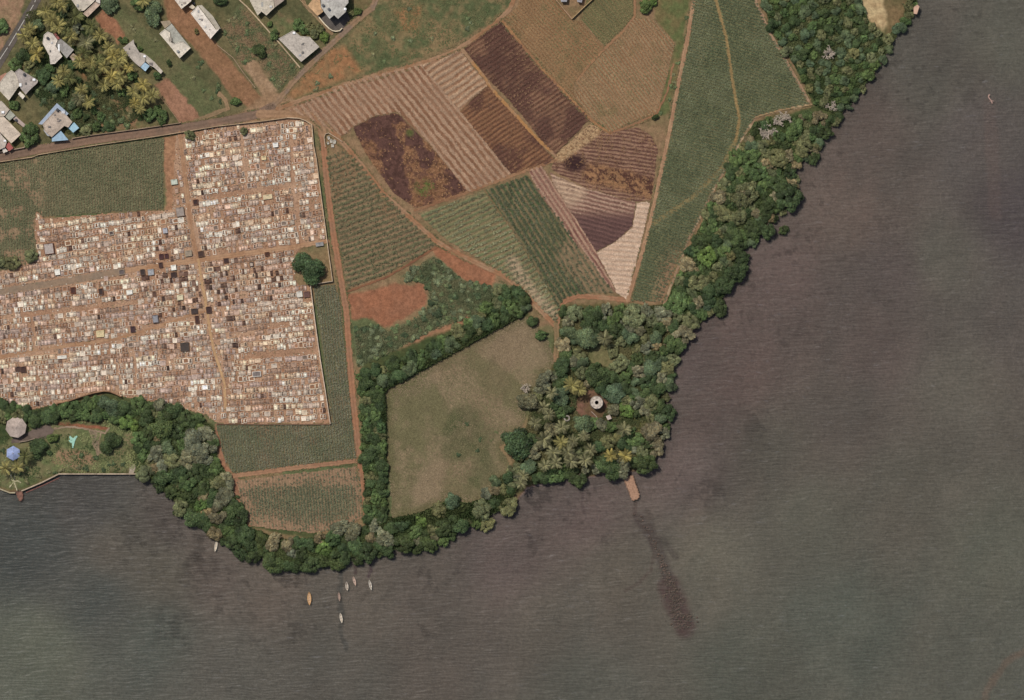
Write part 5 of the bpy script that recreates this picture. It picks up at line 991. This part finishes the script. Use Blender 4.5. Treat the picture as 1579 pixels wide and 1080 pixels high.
def TA(r_, g_, b_): return np.clip(lin((r_ + 4, g_ + 4, b_ + 4)) * np.array([1.95, 2.0, 1.8]), 0, 0.8)   # leaf albedo from the mean look of a whole crown
KT = {  # crown type, tint, description
 'dark': ('round', TA(49, 60, 36), 'dark green rounded tree'), 'mangrove': ('clump', TA(45, 54, 31), 'dark green lumpy mangrove tree'), 'mid': ('clump', TA(61, 74, 43), 'mid green leafy tree'),
 'olive': ('clump', TA(80, 80, 55), 'olive green tree'), 'bright': ('clump', TA(70, 86, 44), 'bright green tree'), 'grey': ('wispy', TA(80, 79, 63), 'grey green feathery tree'),
 'brown': ('wispy', TA(88, 79, 60), 'brownish sparse crowned tree'), 'blue': ('round', TA(64, 74, 54), 'bluish green tree'), 'dead': ('dead', T(180, 166, 154), 'pale leafless dead tree')}
TREES = []; rt = random.Random(21)
def tree(x, y, r, kind, zone=-1): TREES.append((x, y, r, kind, zone))
for a in [(478, 413, 25, 'dark'), (789, 687, 27, 'dark'), (46, 209, 18, 'mid'), (170, 8, 15, 'blue'), (238, 22, 17, 'blue'), (214, 8, 13, 'mid'), (400, 79, 12, 'dark'), (2, 42, 14, 'mid'),
  (821, 497, 9, 'dark'), (835, 517, 9.5, 'mid'), (693, 771, 14, 'blue'), (677, 786, 14, 'olive'), (649, 803, 11, 'bright'), (744, 787, 17, 'olive'), (752, 808, 13, 'olive'), (784, 782, 17, 'olive'),
  (906, 524, 19, 'blue'), (915, 488, 18, 'dark'), (887, 484, 15, 'olive'), (977, 487, 22, 'olive'), (1046, 466, 20, 'mid'), (944, 494, 12, 'mid'), (965, 633, 13, 'bright'), (1005, 665, 18, 'brown'), (1012, 690, 14, 'brown'),
  (1030, 637, 14, 'mangrove'), (1003, 620, 15, 'olive'), (1030, 533, 17, 'mid'), (1007, 550, 13, 'mangrove'), (1054, 516, 16, 'brown'), (1064, 496, 15, 'olive'), (870, 568, 18, 'dark'), (922, 580, 19, 'dark'), (866, 610, 16, 'blue'),
  (812, 620, 16, 'grey'), (947, 607, 17, 'blue'), (893, 655, 17, 'blue'), (975, 674, 18, 'mid'), (938, 722, 19, 'dark'), (993, 716, 20, 'mangrove'), (890, 735, 17, 'mangrove'), (857, 733, 15, 'mid'), (957, 562, 15, 'olive'),
  (999, 588, 15, 'mangrove'), (1027, 567, 15, 'olive'), (897, 575, 12, 'olive'), (810, 600, 12, 'dead'), (945, 540, 12, 'olive'), 
  (1185, 203, 14, 'dead'), (1200, 188, 14, 'dead'), (1213, 180, 12, 'dead'), (1176, 208, 11, 'dead'), (1278, 82, 15, 'dead'), (1282, 165, 10, 'dead'), (1208, 355, 8.5, 'mangrove'), (270, 791, 4.5, 'mangrove'),
  (1215, 305, 24, 'mangrove'), (1180, 350, 18, 'mangrove'), (1200, 285, 17, 'mangrove'), (1160, 355, 16, 'mangrove'), (1135, 420, 20, 'mangrove'), (1115, 440, 18, 'mangrove'), (1108, 475, 15, 'mangrove'), (1142, 395, 15, 'mangrove'), (1150, 300, 22, 'olive'), (1147, 297, 14, 'brown'),
  (1093, 350, 16, 'mid'), (1115, 330, 17, 'olive'), (1075, 435, 17, 'olive'), (1060, 410, 15, 'brown'), (1090, 395, 17, 'bright'), (1255, 245, 11, 'mangrove'), (1240, 225, 14, 'olive'), (1270, 205, 14, 'mangrove'), (1200, 245, 18, 'olive'), (1170, 265, 17, 'mid'), (1225, 200, 17, 'mid'),
  (300, 680, 20, 'grey'), (318, 700, 17, 'grey'), (290, 708, 15, 'grey'), (318, 670, 15, 'grey'), (250, 655, 22, 'dark'), (195, 650, 14, 'bright'), (208, 655, 10, 'bright'), (215, 625, 16, 'mid'), (170, 625, 17, 'blue'), (170, 682, 17, 'dark'), (62, 692, 17, 'dark'), (82, 675, 9, 'mid'),
  (310, 778, 12, 'bright'), (345, 765, 15, 'grey'), (335, 795, 14, 'brown'), (240, 700, 14, 'grey'), (262, 690, 14, 'blue'), (525, 815, 14, 'grey'), (545, 822, 15, 'grey'), (580, 810, 12, 'grey'), (572, 828, 10, 'brown'), (500, 845, 14, 'bright'),
  (500, 58, 9, 'bright'), (484, 52, 9, 'olive'), (470, 46, 10, 'mid'), (459, 38, 10, 'mid'), (424, 54, 9, 'mid'), (416, 38, 5, 'mid'), (478, 42, 9, 'olive'), (493, 44, 8, 'olive'), (541, 20, 6, 'olive'), (552, 18, 7, 'mid'), (376, 203, 7, 'olive'), (293, 209, 9, 'olive'),
  (23, 163, 9, 'mid'), (48, 395, 12, 'olive'), (20, 406, 13, 'olive'), (1, 405, 10, 'olive'), (58, 40, 11, 'blue'), (36, 86, 12, 'dark'), (24, 100, 12, 'mid'), (45, 100, 9, 'olive'), (68, 118, 12, 'dark'), (84, 130, 12, 'blue'), (78, 106, 8, 'mid'), (100, 140, 10, 'mid'),
  (230, 178, 12, 'mid'), (250, 182, 11, 'mid'), (243, 170, 8, 'mid'), (133, 202, 10, 'olive'), (150, 196, 8, 'mid'), (185, 20, 0, 'mid'), (187, 142, 8, 'mid'), (205, 118, 9, 'mid'), (190, 62, 8, 'mid'), (215, 76, 5, 'mid'), (112, 100, 9, 'dark'), (364, 157, 8, 'mid'), (120, 175, 9, 'mid'), (110, 160, 9, 'blue'),
  (303, 49, 4.5, 'olive'), (995, 10, 12, 'mid'), (1007, 4, 8, 'bright'), (1010, 181, 5, 'dark'), (150, 33, 0, 'mid'), (100, 18, 9, 'blue'), (120, 45, 9, 'grey'), (340, 2, 9, 'dark'), (261, 98, 5, 'dark'), (243, 118, 7, 'mid')]:
    if a[2] > 0: tree(*a)
NFIX = len(TREES)
ZONES = [
 ([(205, 640), (240, 620), (300, 640), (330, 662), (334, 705), (352, 738), (370, 790), (382, 812), (430, 832), (500, 830), (560, 818), (578, 805), (610, 806), (640, 812), (700, 800), (740, 806), (700, 830), (640, 850), (570, 862), (530, 868), (480, 878), (420, 872), (380, 860), (345, 838), (318, 812), (288, 792), (260, 762), (238, 745), (222, 730), (212, 690)],
  {'dark': 5, 'mangrove': 6, 'mid': 3, 'olive': 2, 'grey': 1, 'brown': 1}, (11, 18), 0.60),
 ([(-30, 615), (0, 622), (60, 638), (95, 630), (160, 614), (190, 622), (230, 630), (200, 645), (170, 645), (120, 640), (60, 648), (-30, 645)], {'dark': 5, 'mid': 4, 'olive': 1}, (10, 15), 0.62),
 ([(556, 604), (554, 578), (600, 560), (640, 547), (690, 520), (730, 495), (752, 470), (770, 446), (792, 444), (812, 464), (808, 480), (760, 500), (700, 534), (640, 566), (600, 588)], {'dark': 4, 'mid': 3, 'olive': 2, 'blue': 2}, (10, 15), 0.62),
 ([(560, 596), (586, 598), (590, 700), (592, 800), (568, 800), (563, 700)], {'dark': 5, 'mid': 4, 'olive': 2}, (8, 13), 0.62),
 ([(865, 480), (960, 474), (1040, 470), (1072, 498), (1045, 540), (1028, 600), (1030, 650), (1024, 690), (1000, 718), (960, 724), (880, 732), (815, 742), (772, 776), (740, 776), (762, 742), (800, 716), (815, 640), (832, 600), (862, 560)], {'dark': 4, 'mangrove': 2, 'mid': 2, 'olive': 3, 'blue': 3, 'grey': 3, 'brown': 1}, (9, 16), 0.58),
 ([(1025, 475), (1062, 388), (1104, 300), (1130, 250), (1156, 212), (1170, 190), (1250, 176), (1296, 178), (1262, 230), (1222, 262), (1232, 290), (1220, 318), (1195, 345), (1170, 365), (1148, 385), (1145, 425), (1118, 452), (1100, 482), (1076, 500), (1050, 480)], {'dark': 4, 'mangrove': 5, 'mid': 4, 'olive': 4, 'brown': 2, 'blue': 2}, (9, 16), 0.74),
 ([(1168, -20), (1318, -20), (1340, 38), (1362, 62), (1392, 36), (1404, -10), (1416, 0), (1396, 36), (1368, 84), (1330, 142), (1298, 178), (1262, 165), (1228, 105), (1192, 50)], {'dark': 3, 'mid': 5, 'blue': 5, 'olive': 4}, (6, 11), 0.70),
 ([(66, 100), (100, 105), (110, 165), (130, 200), (175, 204), (140, 150), (118, 120)], {'mid': 4, 'dark': 2, 'olive': 1}, (6, 10), 1.0),
]
PALMS = [(72, 19, 13, 'yellow'), (82, 33, 13, 'yellow'), (91, 42, 13, 'yellow'), (111, 58, 12, 'yellow'), (104, 52, 10, 'green'), (48, 47, 12, 'yellow'), (38, 56, 11, 'yellow'), (52, 69, 12, 'yellow'), (58, 84, 13, 'gold'), (89, 4, 12, 'yellow'), (97, 11, 11, 'yellow'), (118, 27, 13, 'green'),
  (142, 42, 13, 'green'), (156, 56, 12, 'yellow'), (134, 67, 14, 'grey'), (131, 82, 13, 'green'), (169, 75, 11, 'yellow'), (176, 87, 13, 'gold'), (189, 89, 12, 'yellow'), (183, 99, 12, 'yellow'), (142, 98, 12, 'yellow'), (124, 96, 12, 'yellow'), (152, 95, 11, 'green'), (162, 104, 12, 'yellow'),
  (147, 113, 13, 'green'), (173, 120, 12, 'gold'), (187, 119, 11, 'yellow'), (182, 131, 11, 'yellow'), (162, 132, 11, 'yellow'), (100, 111, 11, 'yellow'), (109, 122, 12, 'green'), (92, 126, 11, 'yellow'), (127, 140, 11, 'yellow'), (124, 153, 12, 'grey'), (138, 158, 11, 'yellow'), (200, 106, 8, 'gold'), (222, 132, 12, 'gold'),
  (207, 142, 11, 'yellow'), (236, 149, 12, 'yellow'), (222, 152, 12, 'yellow'), (209, 160, 10, 'gold'), (217, 169, 9, 'yellow'), (222, 2, 12, 'yellow'),
  (932, 522, 12, 'grey'), (882, 594, 13, 'yellow'), (893, 601, 11, 'yellow'), (850, 605, 10, 'grey'), (838, 628, 10, 'grey'), (846, 639, 10, 'grey'), (825, 653, 10, 'grey'), (866, 659, 11, 'grey'), (838, 677, 13, 'grey'), (865, 682, 11, 'yellow'), (853, 697, 12, 'grey'), (875, 697, 12, 'grey'), (840, 718, 10, 'grey'), (857, 713, 11, 'grey'),
  (880, 711, 12, 'grey'), (902, 709, 11, 'grey'), (910, 693, 10, 'grey'), (883, 680, 10, 'grey'), (941, 702, 10, 'gold'), (963, 703, 11, 'gold'), (962, 662, 12, 'grey'), (807, 733, 9, 'grey'), (803, 745, 9, 'grey'), (900, 672, 9, 'grey'),
  (41, 703, 12, 'green'), (10, 722, 11, 'yellow'), (29, 720, 11, 'yellow'), (508, 60, 0, 'green')]
def pit2(X, Y): return ~pip(X, Y, [(660, 382), (688, 375), (770, 420), (762, 444), (712, 432), (688, 410)])
def clear(x, y):
    if x > 800 and any((x - p[0]) ** 2 + (y - p[1]) ** 2 < 15 ** 2 for p in PALMS): return False
    if segdist(np.array([x]), np.array([y]), [(950, 645), (985, 655)])[0] < 12 or math.hypot(x - 925, y - 668) < 14: return False
    if math.hypot((x - 938) / 1.5, y - 545) < 23 or (math.hypot(x - 1287, (y - 92) / 1.7) < 17 and rt.random() < 0.8) or math.hypot(x - 908, y - 622) < 29 or math.hypot(x - 938, y - 644) < 12 or math.hypot(x - 874, y - 645) < 11: return False
    if segdist(np.array([x]), np.array([y]), [(857, 500), (858, 560)])[0] < 8: return False
    return True
def plant_name(x, y, r, kind, zone):
    if zone == 9 or (zone == 4 and r < 10.5): return 'shrub', 'shrub', 'low shrubs between the taller trees'
    if zone in (2, 3): return 'hedge_shrub', 'hedge shrub', 'shrubs of the hedges round the meadow'
    if zone == 6: return 'thicket_shrub', 'thicket shrub', 'shrubs of the upper right thicket'
    if kind == 'mangrove': return 'mangrove_tree', 'mangrove tree', 'mangroves along the shore'
    return 'tree', 'tree', 'trees of the coast and gardens'
for zi, (poly, wts, (r0, r1), k) in enumerate(ZONES):
    P = np.array(poly); n = 0; ks = list(wts); ws = [wts[q] for q in ks]
    for att in range(6000):
        x = rt.uniform(P[:, 0].min(), P[:, 0].max()); y = rt.uniform(P[:, 1].min(), P[:, 1].max()); r = rt.uniform(r0, r1) * (1 if att < 1300 else 0.8)
        if not pip(np.array([x]), np.array([y]), poly)[0] or not clear(x, y): continue
        if any((x - t[0]) ** 2 + (y - t[1]) ** 2 < (k * (r + t[2])) ** 2 for t in TREES): continue
        tree(x, y, r, rt.choices(ks, ws)[0], zi)
for zi in (0, 1, 2, 3, 5):                       # low trees filling the gaps between the big crowns
    poly, wts, _, _ = ZONES[zi]; P = np.array(poly); ks = list(wts); ws = [wts[q] for q in ks]
    for att in range(2200):
        x = rt.uniform(P[:, 0].min(), P[:, 0].max()); y = rt.uniform(P[:, 1].min(), P[:, 1].max())
        if not pip(np.array([x]), np.array([y]), poly)[0] or not clear(x, y): continue
        if any((x - t[0]) ** 2 + (y - t[1]) ** 2 < (0.86 * t[2]) ** 2 for t in TREES): continue
        tree(x, y, rt.uniform(7, 11), rt.choices(ks, ws)[0], 9 if zi in (0, 1, 5) else zi)
from collections import Counter
print('trees', len(TREES), Counter(plant_name(*t)[0] for t in TREES))
def add_tree(x, y, r, kind, zone):
    ct, tint, desc = KT[kind]; wx, wy = W(x, y); z = float(land_z(np.array([x]), np.array([y]))[0]); z = max(z, -0.4)
    nm_, cat_, grp_ = plant_name(x, y, r, kind, zone); root = bpy.data.objects.new(nm_, None); COL.objects.link(root); root.location = (wx, wy, z)
    R_ = r * S * 1.08; hgt = R_ * rt.uniform(0.5, 0.7) + 0.9; zc = hgt * 0.4
    sz = 'small ' if r < 9 else ('large ' if r > 16.5 else '')
    if ct == 'dead':
        c = link('bare_branches', rt.choice(CR['dead']), root); c.scale = (R_ * 2.1, R_ * 2.1, R_ * 1.3); c.color = tuple(tint) + (1,)
    else:
        t_ = link('trunk', rt.choice(TRK), root); t_.scale = (R_, R_, hgt)
        c = link('crown', rt.choice(CR[ct]), root); c.location = (0, 0, zc * 0.8); ex = rt.uniform(0.84, 1.2); c.scale = (R_ * ex, R_ / ex, hgt * 0.95)
        f = rt.uniform(0.85, 1.17); hu = rt.gauss(0, 0.04); c.color = (tint[0] * f * (1 + hu), tint[1] * f, tint[2] * f * (1 - hu), 1)
    c.rotation_euler = (0, 0, rt.uniform(0, 6.28)); later(root, sz + (desc if cat_ in ('tree', 'mangrove tree') else desc.replace('tree', 'shrub')), cat_, grp_, x, y)
for t in TREES: add_tree(*t)
# ---- bushes
BZ = [([(60, 95), (100, 100), (150, 150), (205, 195), (112, 210), (60, 150), (40, 100)], 70, (3, 7.5), ['mid', 'dark', 'dark', 'mid']),
      ([(100, 0), (140, 40), (200, 100), (240, 180), (170, 150), (120, 90), (90, 40)], 26, (2.6, 5.5), ['mid', 'dark', 'olive']),
      ([(165, 0), (245, 0), (250, 30), (330, 150), (310, 165), (230, 70), (200, 40)], 22, (2.2, 4.2), ['mid', 'olive']),
      ([(546, 508), (575, 500), (600, 512), (640, 492), (664, 470), (660, 440), (622, 426), (668, 396), (712, 428), (752, 440), (768, 446), (735, 484), (690, 500), (640, 522), (592, 548), (552, 566)], 110, (3.2, 8), ['blue', 'mid', 'blue', 'dark', 'dark']),
      ([(343, 45), (372, 8), (460, 104), (430, 138), (396, 92), (372, 100)], 36, (2.4, 4.5), ['mid', 'olive', 'mid']),
      ([(120, 110), (200, 130), (210, 190), (150, 204), (112, 180)], 14, (2.6, 5), ['mid', 'olive']),
      ([(300, 92), (322, 100), (348, 140), (342, 168), (325, 150)], 8, (2.6, 4.5), ['mid', 'dark']),
      ([(440, 158), (530, 80), (620, 10), (780, 5), (700, 66), (560, 116)], 28, (2.4, 4.5), ['mid', 'olive', 'blue']),
      ([(488, 238), (494, 290), (500, 350), (506, 368), (500, 300)], 7, (2.2, 3.4), ['mid', 'olive']),
      ([(1052, 60), (1060, 20), (1062, 2), (1068, 10), (1050, 90), (1036, 160), (1018, 176), (1030, 130)], 16, (2.2, 4), ['mid', 'olive']),
      ([(0, 690), (60, 720), (130, 700), (200, 700), (205, 728), (90, 728), (40, 748)], 22, (2.6, 5), ['mid', 'olive', 'dark']),
      ([(720, 640), (760, 700), (750, 750), (700, 760), (705, 690)], 4, (3, 6), ['dark']),
      ([(1240, 60), (1310, 60), (1300, 150), (1262, 140)], 16, (3, 5), ['mid', 'olive', 'blue'])]
BUS = []
for poly, n, (r0, r1), ks in BZ:
    P = np.array(poly); c = 0
    for att in range(n * 30):
        if c >= n: break
        x = rt.uniform(P[:, 0].min(), P[:, 0].max()); y = rt.uniform(P[:, 1].min(), P[:, 1].max()); r = rt.uniform(r0, r1)
        if not pip(np.array([x]), np.array([y]), poly)[0] or not pit2(np.array([x]), np.array([y]))[0]: continue
        if any((x - t[0]) ** 2 + (y - t[1]) ** 2 < (0.8 * (r + t[2])) ** 2 for t in BUS): continue
        BUS.append((x, y, r, rt.choice(ks))); c += 1
print('bushes', len(BUS))
BT = {'mid': 'green bush', 'olive': 'olive bush', 'blue': 'grey green bush', 'dark': 'dark green bush'}
BUS.sort(key=lambda b_: -b_[2])
for x, y, r, kind in BUS[:300]:
    tint = {'mid': TA(68, 76, 51), 'olive': TA(88, 85, 62), 'blue': TA(78, 83, 62), 'dark': TA(50, 60, 40)}[kind]; wx, wy = W(x, y); z = float(land_z(np.array([x]), np.array([y]))[0]); R_ = r * S * 1.1
    c = link('bush', rt.choice(CR['bush']), None, (wx, wy, z)); c.scale = (R_, R_, R_ * 0.6); c.rotation_euler = (0, 0, rt.uniform(0, 6.28)); f = rt.uniform(0.9, 1.25); c.color = (tint[0] * f, tint[1] * f, tint[2] * f, 1)
    later(c, BT[kind], 'bush', 'bushes of scrub and gardens', x, y)
# ---- palms: every frond is a part
def frond_mesh(seed):
    r = random.Random(seed); n = 11; v = []; f = []; cc = []; pts = []
    for i in range(n + 1):
        t = i / n; pts.append(Vector((0, t * (1 - 0.10 * t), 0.22 * math.sin(t * 2.0) - 0.42 * t * t)))
    b = MB()
    for i in range(n): b.tube(pts[i], pts[i + 1], 0.012 * (1 - i / n * .7), 0.012 * (1 - (i + 1) / n * .7), 3, (1.25, 1.2, 0.9))
    for i in range(1, 3 * n + 1):
        t = i / (3 * n); k = min(n - 1, int(t * n)); p = pts[k].lerp(pts[k + 1], t * n - k); Lf = 0.24 * math.sin(math.pi * (0.12 + 0.82 * t)) ** 0.7 * r.uniform(.85, 1.1)
        for s in (-1, 1):
            tip = p + Vector((s * Lf * 0.8, Lf * 0.75, -0.10 * Lf - 0.03)); q = r.uniform(.8, 1.2); b.add([p + Vector((0, -0.012, 0)), p + Vector((0, 0.018, 0.004)), tip], [(0, 1, 2)], (q, q, q))
    return b.mesh('frond', M_fol)
FR = [frond_mesh(i) for i in range(5)]
def palm_trunk():
    b = MB(); p = [Vector((0.25 * math.sin(i * .5) * .6, 0.1 * i * .1, i * 1.1 - 0.2)) for i in range(6)]
    for i in range(5): b.tube(p[i], p[i + 1], 0.20 - .015 * i, 0.185 - .015 * i, 8)
    return b.mesh('trunk', M_bark, True), p[-1]
PTM, PTOP = palm_trunk()
def palm(x, y, r, kind, hs=1.0):
    wx, wy = W(x, y); z = float(land_z(np.array([x]), np.array([y]))[0]); root = bpy.data.objects.new('palm_tree', None); COL.objects.link(root)
    root.location = (wx - PTOP.x, wy - PTOP.y, z); t_ = link('trunk', PTM, root); t_.scale = (1, 1, hs)
    base = {'yellow': T(150, 142, 92, 1.35), 'green': T(104, 106, 68, 1.4), 'grey': T(132, 129, 98, 1.38), 'gold': T(168, 154, 94, 1.3)}[kind]; n = rt.choice([17, 19, 20])
    a0 = rt.random() * 6.28
    for i in range(n):
        o = link('frond', rt.choice(FR), root, (PTOP.x, PTOP.y, PTOP.z * hs)); L = r * S * rt.uniform(0.95, 1.22) * (0.8 if i % 3 == 2 else 1)
        o.scale = (L, L, L); o.rotation_euler = (rt.uniform(-0.05, 0.2) + (0.55 if i % 3 == 2 else 0.0), rt.gauss(0, .1), a0 + 2 * math.pi * i / n + rt.gauss(0, .12)); f = rt.uniform(0.45, 1.2)
        c = base * f * (1 if rt.random() > 0.2 else 0.5); o.color = tuple(c) + (1,)
    b = MB()
    later(root, {'yellow': 'yellowish palm', 'green': 'green palm', 'grey': 'greyish palm', 'gold': 'bright golden palm'}[kind], 'palm tree', 'palms of the garden groves', x, y)
for a in PALMS:
    if a[2] > 0: palm(a[0], a[1], a[2] * (1.03 if a[0] > 780 else 1.0), a[3], 1.3 if a[0] > 780 else 1.0)
# ---- ground cover
def cover(name, poly, dens, n, L, w_, h, ca, cb, label, keep=None, sc=25, z=1.02, cat='undergrowth'):
    Q = area_points(poly, dens)
    if keep is not None: Q = Q[keep(Q[:, 0], Q[:, 1])]
    sd = land_sd(Q[:, 0], Q[:, 1]); Q = Q[sd < -1]; sd = sd[sd < -1]
    c = mix(ca, cb, sstep(0.38, 0.62, fbm(Q[:, 0], Q[:, 1], sc, 28)))
    blades(name, Q, c, n, L, w_, h, label, zs=land_z(Q[:, 0], Q[:, 1], sd) + (z - 1.0), cat=cat)
UG1 = T(58, 70, 42, 1.6); UG2 = T(76, 84, 54, 1.5)
cover('undergrowth', ZONES[0][0], 1.0, 3, 0.75, 0.5, 1.6, UG1 * 1.1, UG2 * 1.05, 'leafy undergrowth below the lower left shore trees')
cover('undergrowth', [(-20, 620), (90, 632), (165, 612), (240, 628), (220, 735), (90, 730), (0, 752)], 0.22, 3, 0.4, 0.3, 0.45, UG1, T(118, 122, 84, 1.5), 'grass and low plants of the seaside garden', keep=lambda X, Y: (fbm(X, Y, 15, 29) > 0.42) & (segdist(X, Y, [(20, 680), (78, 663), (140, 660), (165, 666)]) > 7))
cover('undergrowth', [(556, 600), (554, 578), (600, 560), (640, 547), (690, 520), (730, 495), (752, 470), (770, 446), (792, 444), (812, 464), (806, 486), (596, 600), (594, 800), (800, 745), (780, 790), (640, 846), (566, 830)], 0.8, 3, 0.65, 0.45, 2.2, UG1, UG2, 'leafy undergrowth of the hedges round the meadow', keep=hole(MEAD))
cover('undergrowth', ZONES[4][0], 0.6, 3, 0.55, 0.35, 0.8, T(66, 72, 46, 1.5), T(96, 92, 64, 1.35), 'undergrowth in the wooded yard of the tower', keep=lambda X, Y: (np.hypot(X - 912, Y - 625) > 24) & (np.hypot((X - 932) / 1.4, Y - 548) > 18) & (segdist(X, Y, [(857, 500), (858, 560)]) > 5))
cover('undergrowth', ZONES[5][0], 1.0, 3, 0.75, 0.5, 1.4, UG1 * 1.15, UG2 * 1.1, 'leafy undergrowth of the coastal strip on the right')
cover('undergrowth', ZONES[6][0], 0.8, 3, 0.7, 0.45, 1.3, T(58, 70, 42, 1.5), T(82, 88, 58, 1.4), 'dense leafy undergrowth of the upper right woods')
cover('scrub', BZ[3][0], 0.8, 3, 0.5, 0.3, 0.7, T(80, 86, 62, 1.4), T(104, 102, 76, 1.3), 'low grey green scrub round the dirt pit', keep=lambda X, Y: (fbm(X, Y, 12, 30) > 0.36) & pit2(X, Y))
cover('grass', MEAD, 0.35, 3, 0.4, 0.14, 0.25, T(112, 106, 78, 1.15), T(140, 122, 100, 1.1), 'dry grass tufts of the meadow', sc=60, cat='grass', z=1.04)
cover('grass', [(436, 160), (530, 75), (610, -10), (795, -10), (760, 33), (700, 68), (560, 118)], 0.3, 3, 0.4, 0.16, 0.3, T(84, 94, 62, 1.3), T(108, 106, 74, 1.2), 'rough green grass above the curved track', keep=lambda X, Y: (fbm(X, Y, 15, 31) > 0.45) & ~((X < 560) & (X > 435) & (Y > 80) & (fbm(X, Y, 18, 9) > .42)) & (segdist(X, Y, [(414, 168), (432, 152), (452, 126), (482, 96), (520, 60), (545, 36), (575, 12), (600, -60)]) > 6), cat='grass')
cover('grass', [(40, 20), (110, 0), (200, 100), (240, 180), (110, 212), (40, 130)], 0.9, 3, 0.5, 0.3, 0.8, T(56, 68, 42, 1.3), T(84, 86, 58, 1.2), 'green garden plants between the palms', keep=lambda X, Y: fbm(X, Y, 14, 33) > 0.44, cat='garden plants')
cover('grass', [(165, 10), (245, 30), (345, 165), (310, 182), (252, 112)], 0.2, 3, 0.3, 0.12, 0.2, T(92, 93, 66, 1.1), T(106, 100, 74, 1.1), 'short grass strip between the houses', cat='grass')
cover('grass', [(343, 45), (372, 8), (460, 104), (430, 138), (396, 92), (372, 100)], 0.45, 3, 0.45, 0.2, 0.4, T(88, 94, 66, 1.3), T(134, 112, 88, 1.1), 'overgrown vegetable plot beside the thick wall', cat='garden plants', sc=10)
def verge(pts, off, dens, ca, cb, label):
    P = np.array(pts, float); Q = []
    for i in range(len(P) - 1):
        L = np.hypot(*(P[i + 1] - P[i])); n = int(L * dens); t = rng.random(n)[:, None]; d = (P[i + 1] - P[i]) / L; nn = np.array([-d[1], d[0]])
        side = np.where(rng.random(n) < .5, -1, 1)[:, None]; Q.append(P[i] + (P[i + 1] - P[i]) * t + nn * side * (off + np.abs(rng.normal(0, 1.2, n))[:, None]))
    Q = np.concatenate(Q); Q = Q[fbm(Q[:, 0], Q[:, 1], 12, 44) > 0.46]; c = mix(ca, cb, sstep(.4, .6, fbm(Q[:, 0], Q[:, 1], 9, 45)))
    blades('verge_weeds', Q, c, 5, 0.4, 0.18, 0.35, label, z=1.12, cat='weeds')
VA = T(98, 98, 68, 1.2); VB = T(134, 116, 84, 1.1)
for pts, off, lb in [([(494, 195), (499, 225), (505, 290), (514, 360), (524, 420), (534, 480), (539, 550), (545, 620), (552, 690), (560, 750), (567, 815)], 5, 'weeds on the verge of the long red track'),
  ([(482, 180), (535, 228), (590, 298), (630, 334), (672, 372), (740, 408), (805, 448), (856, 502)], 4.2, 'weeds along the winding track'), ([(1070, 0), (1060, 60), (1046, 130), (1032, 205), (1012, 300), (995, 372), (968, 464)], 3.4, 'weeds along the straight track'),
  ([(428, 168), (530, 132), (650, 98), (722, 66), (785, 16)], 3.4, 'weeds along the curved track'), ([(1166, 5), (1186, 50), (1216, 102), (1250, 162), (1205, 170), (1146, 210), (1102, 290), (1062, 368), (1024, 470)], 2.4, 'weeds along the coastal path'),
  ([(774, 32), (836, 106), (912, 186), (940, 206), (1012, 177)], 2.2, 'weeds along the thin brown path'), ([(352, 735), (450, 722), (556, 710)], 3.8, 'weeds along the dirt cross path'), ([(0, 243), (142, 216), (280, 198), (400, 176)], 6.5, 'weeds at the foot of the lane walls'),
  ([(432, 152), (482, 96), (545, 36), (575, 12)], 4.6, 'weeds along the narrow grey lane')]: verge(pts, off, 2.2, VA, VB, lb)
flush_labels()
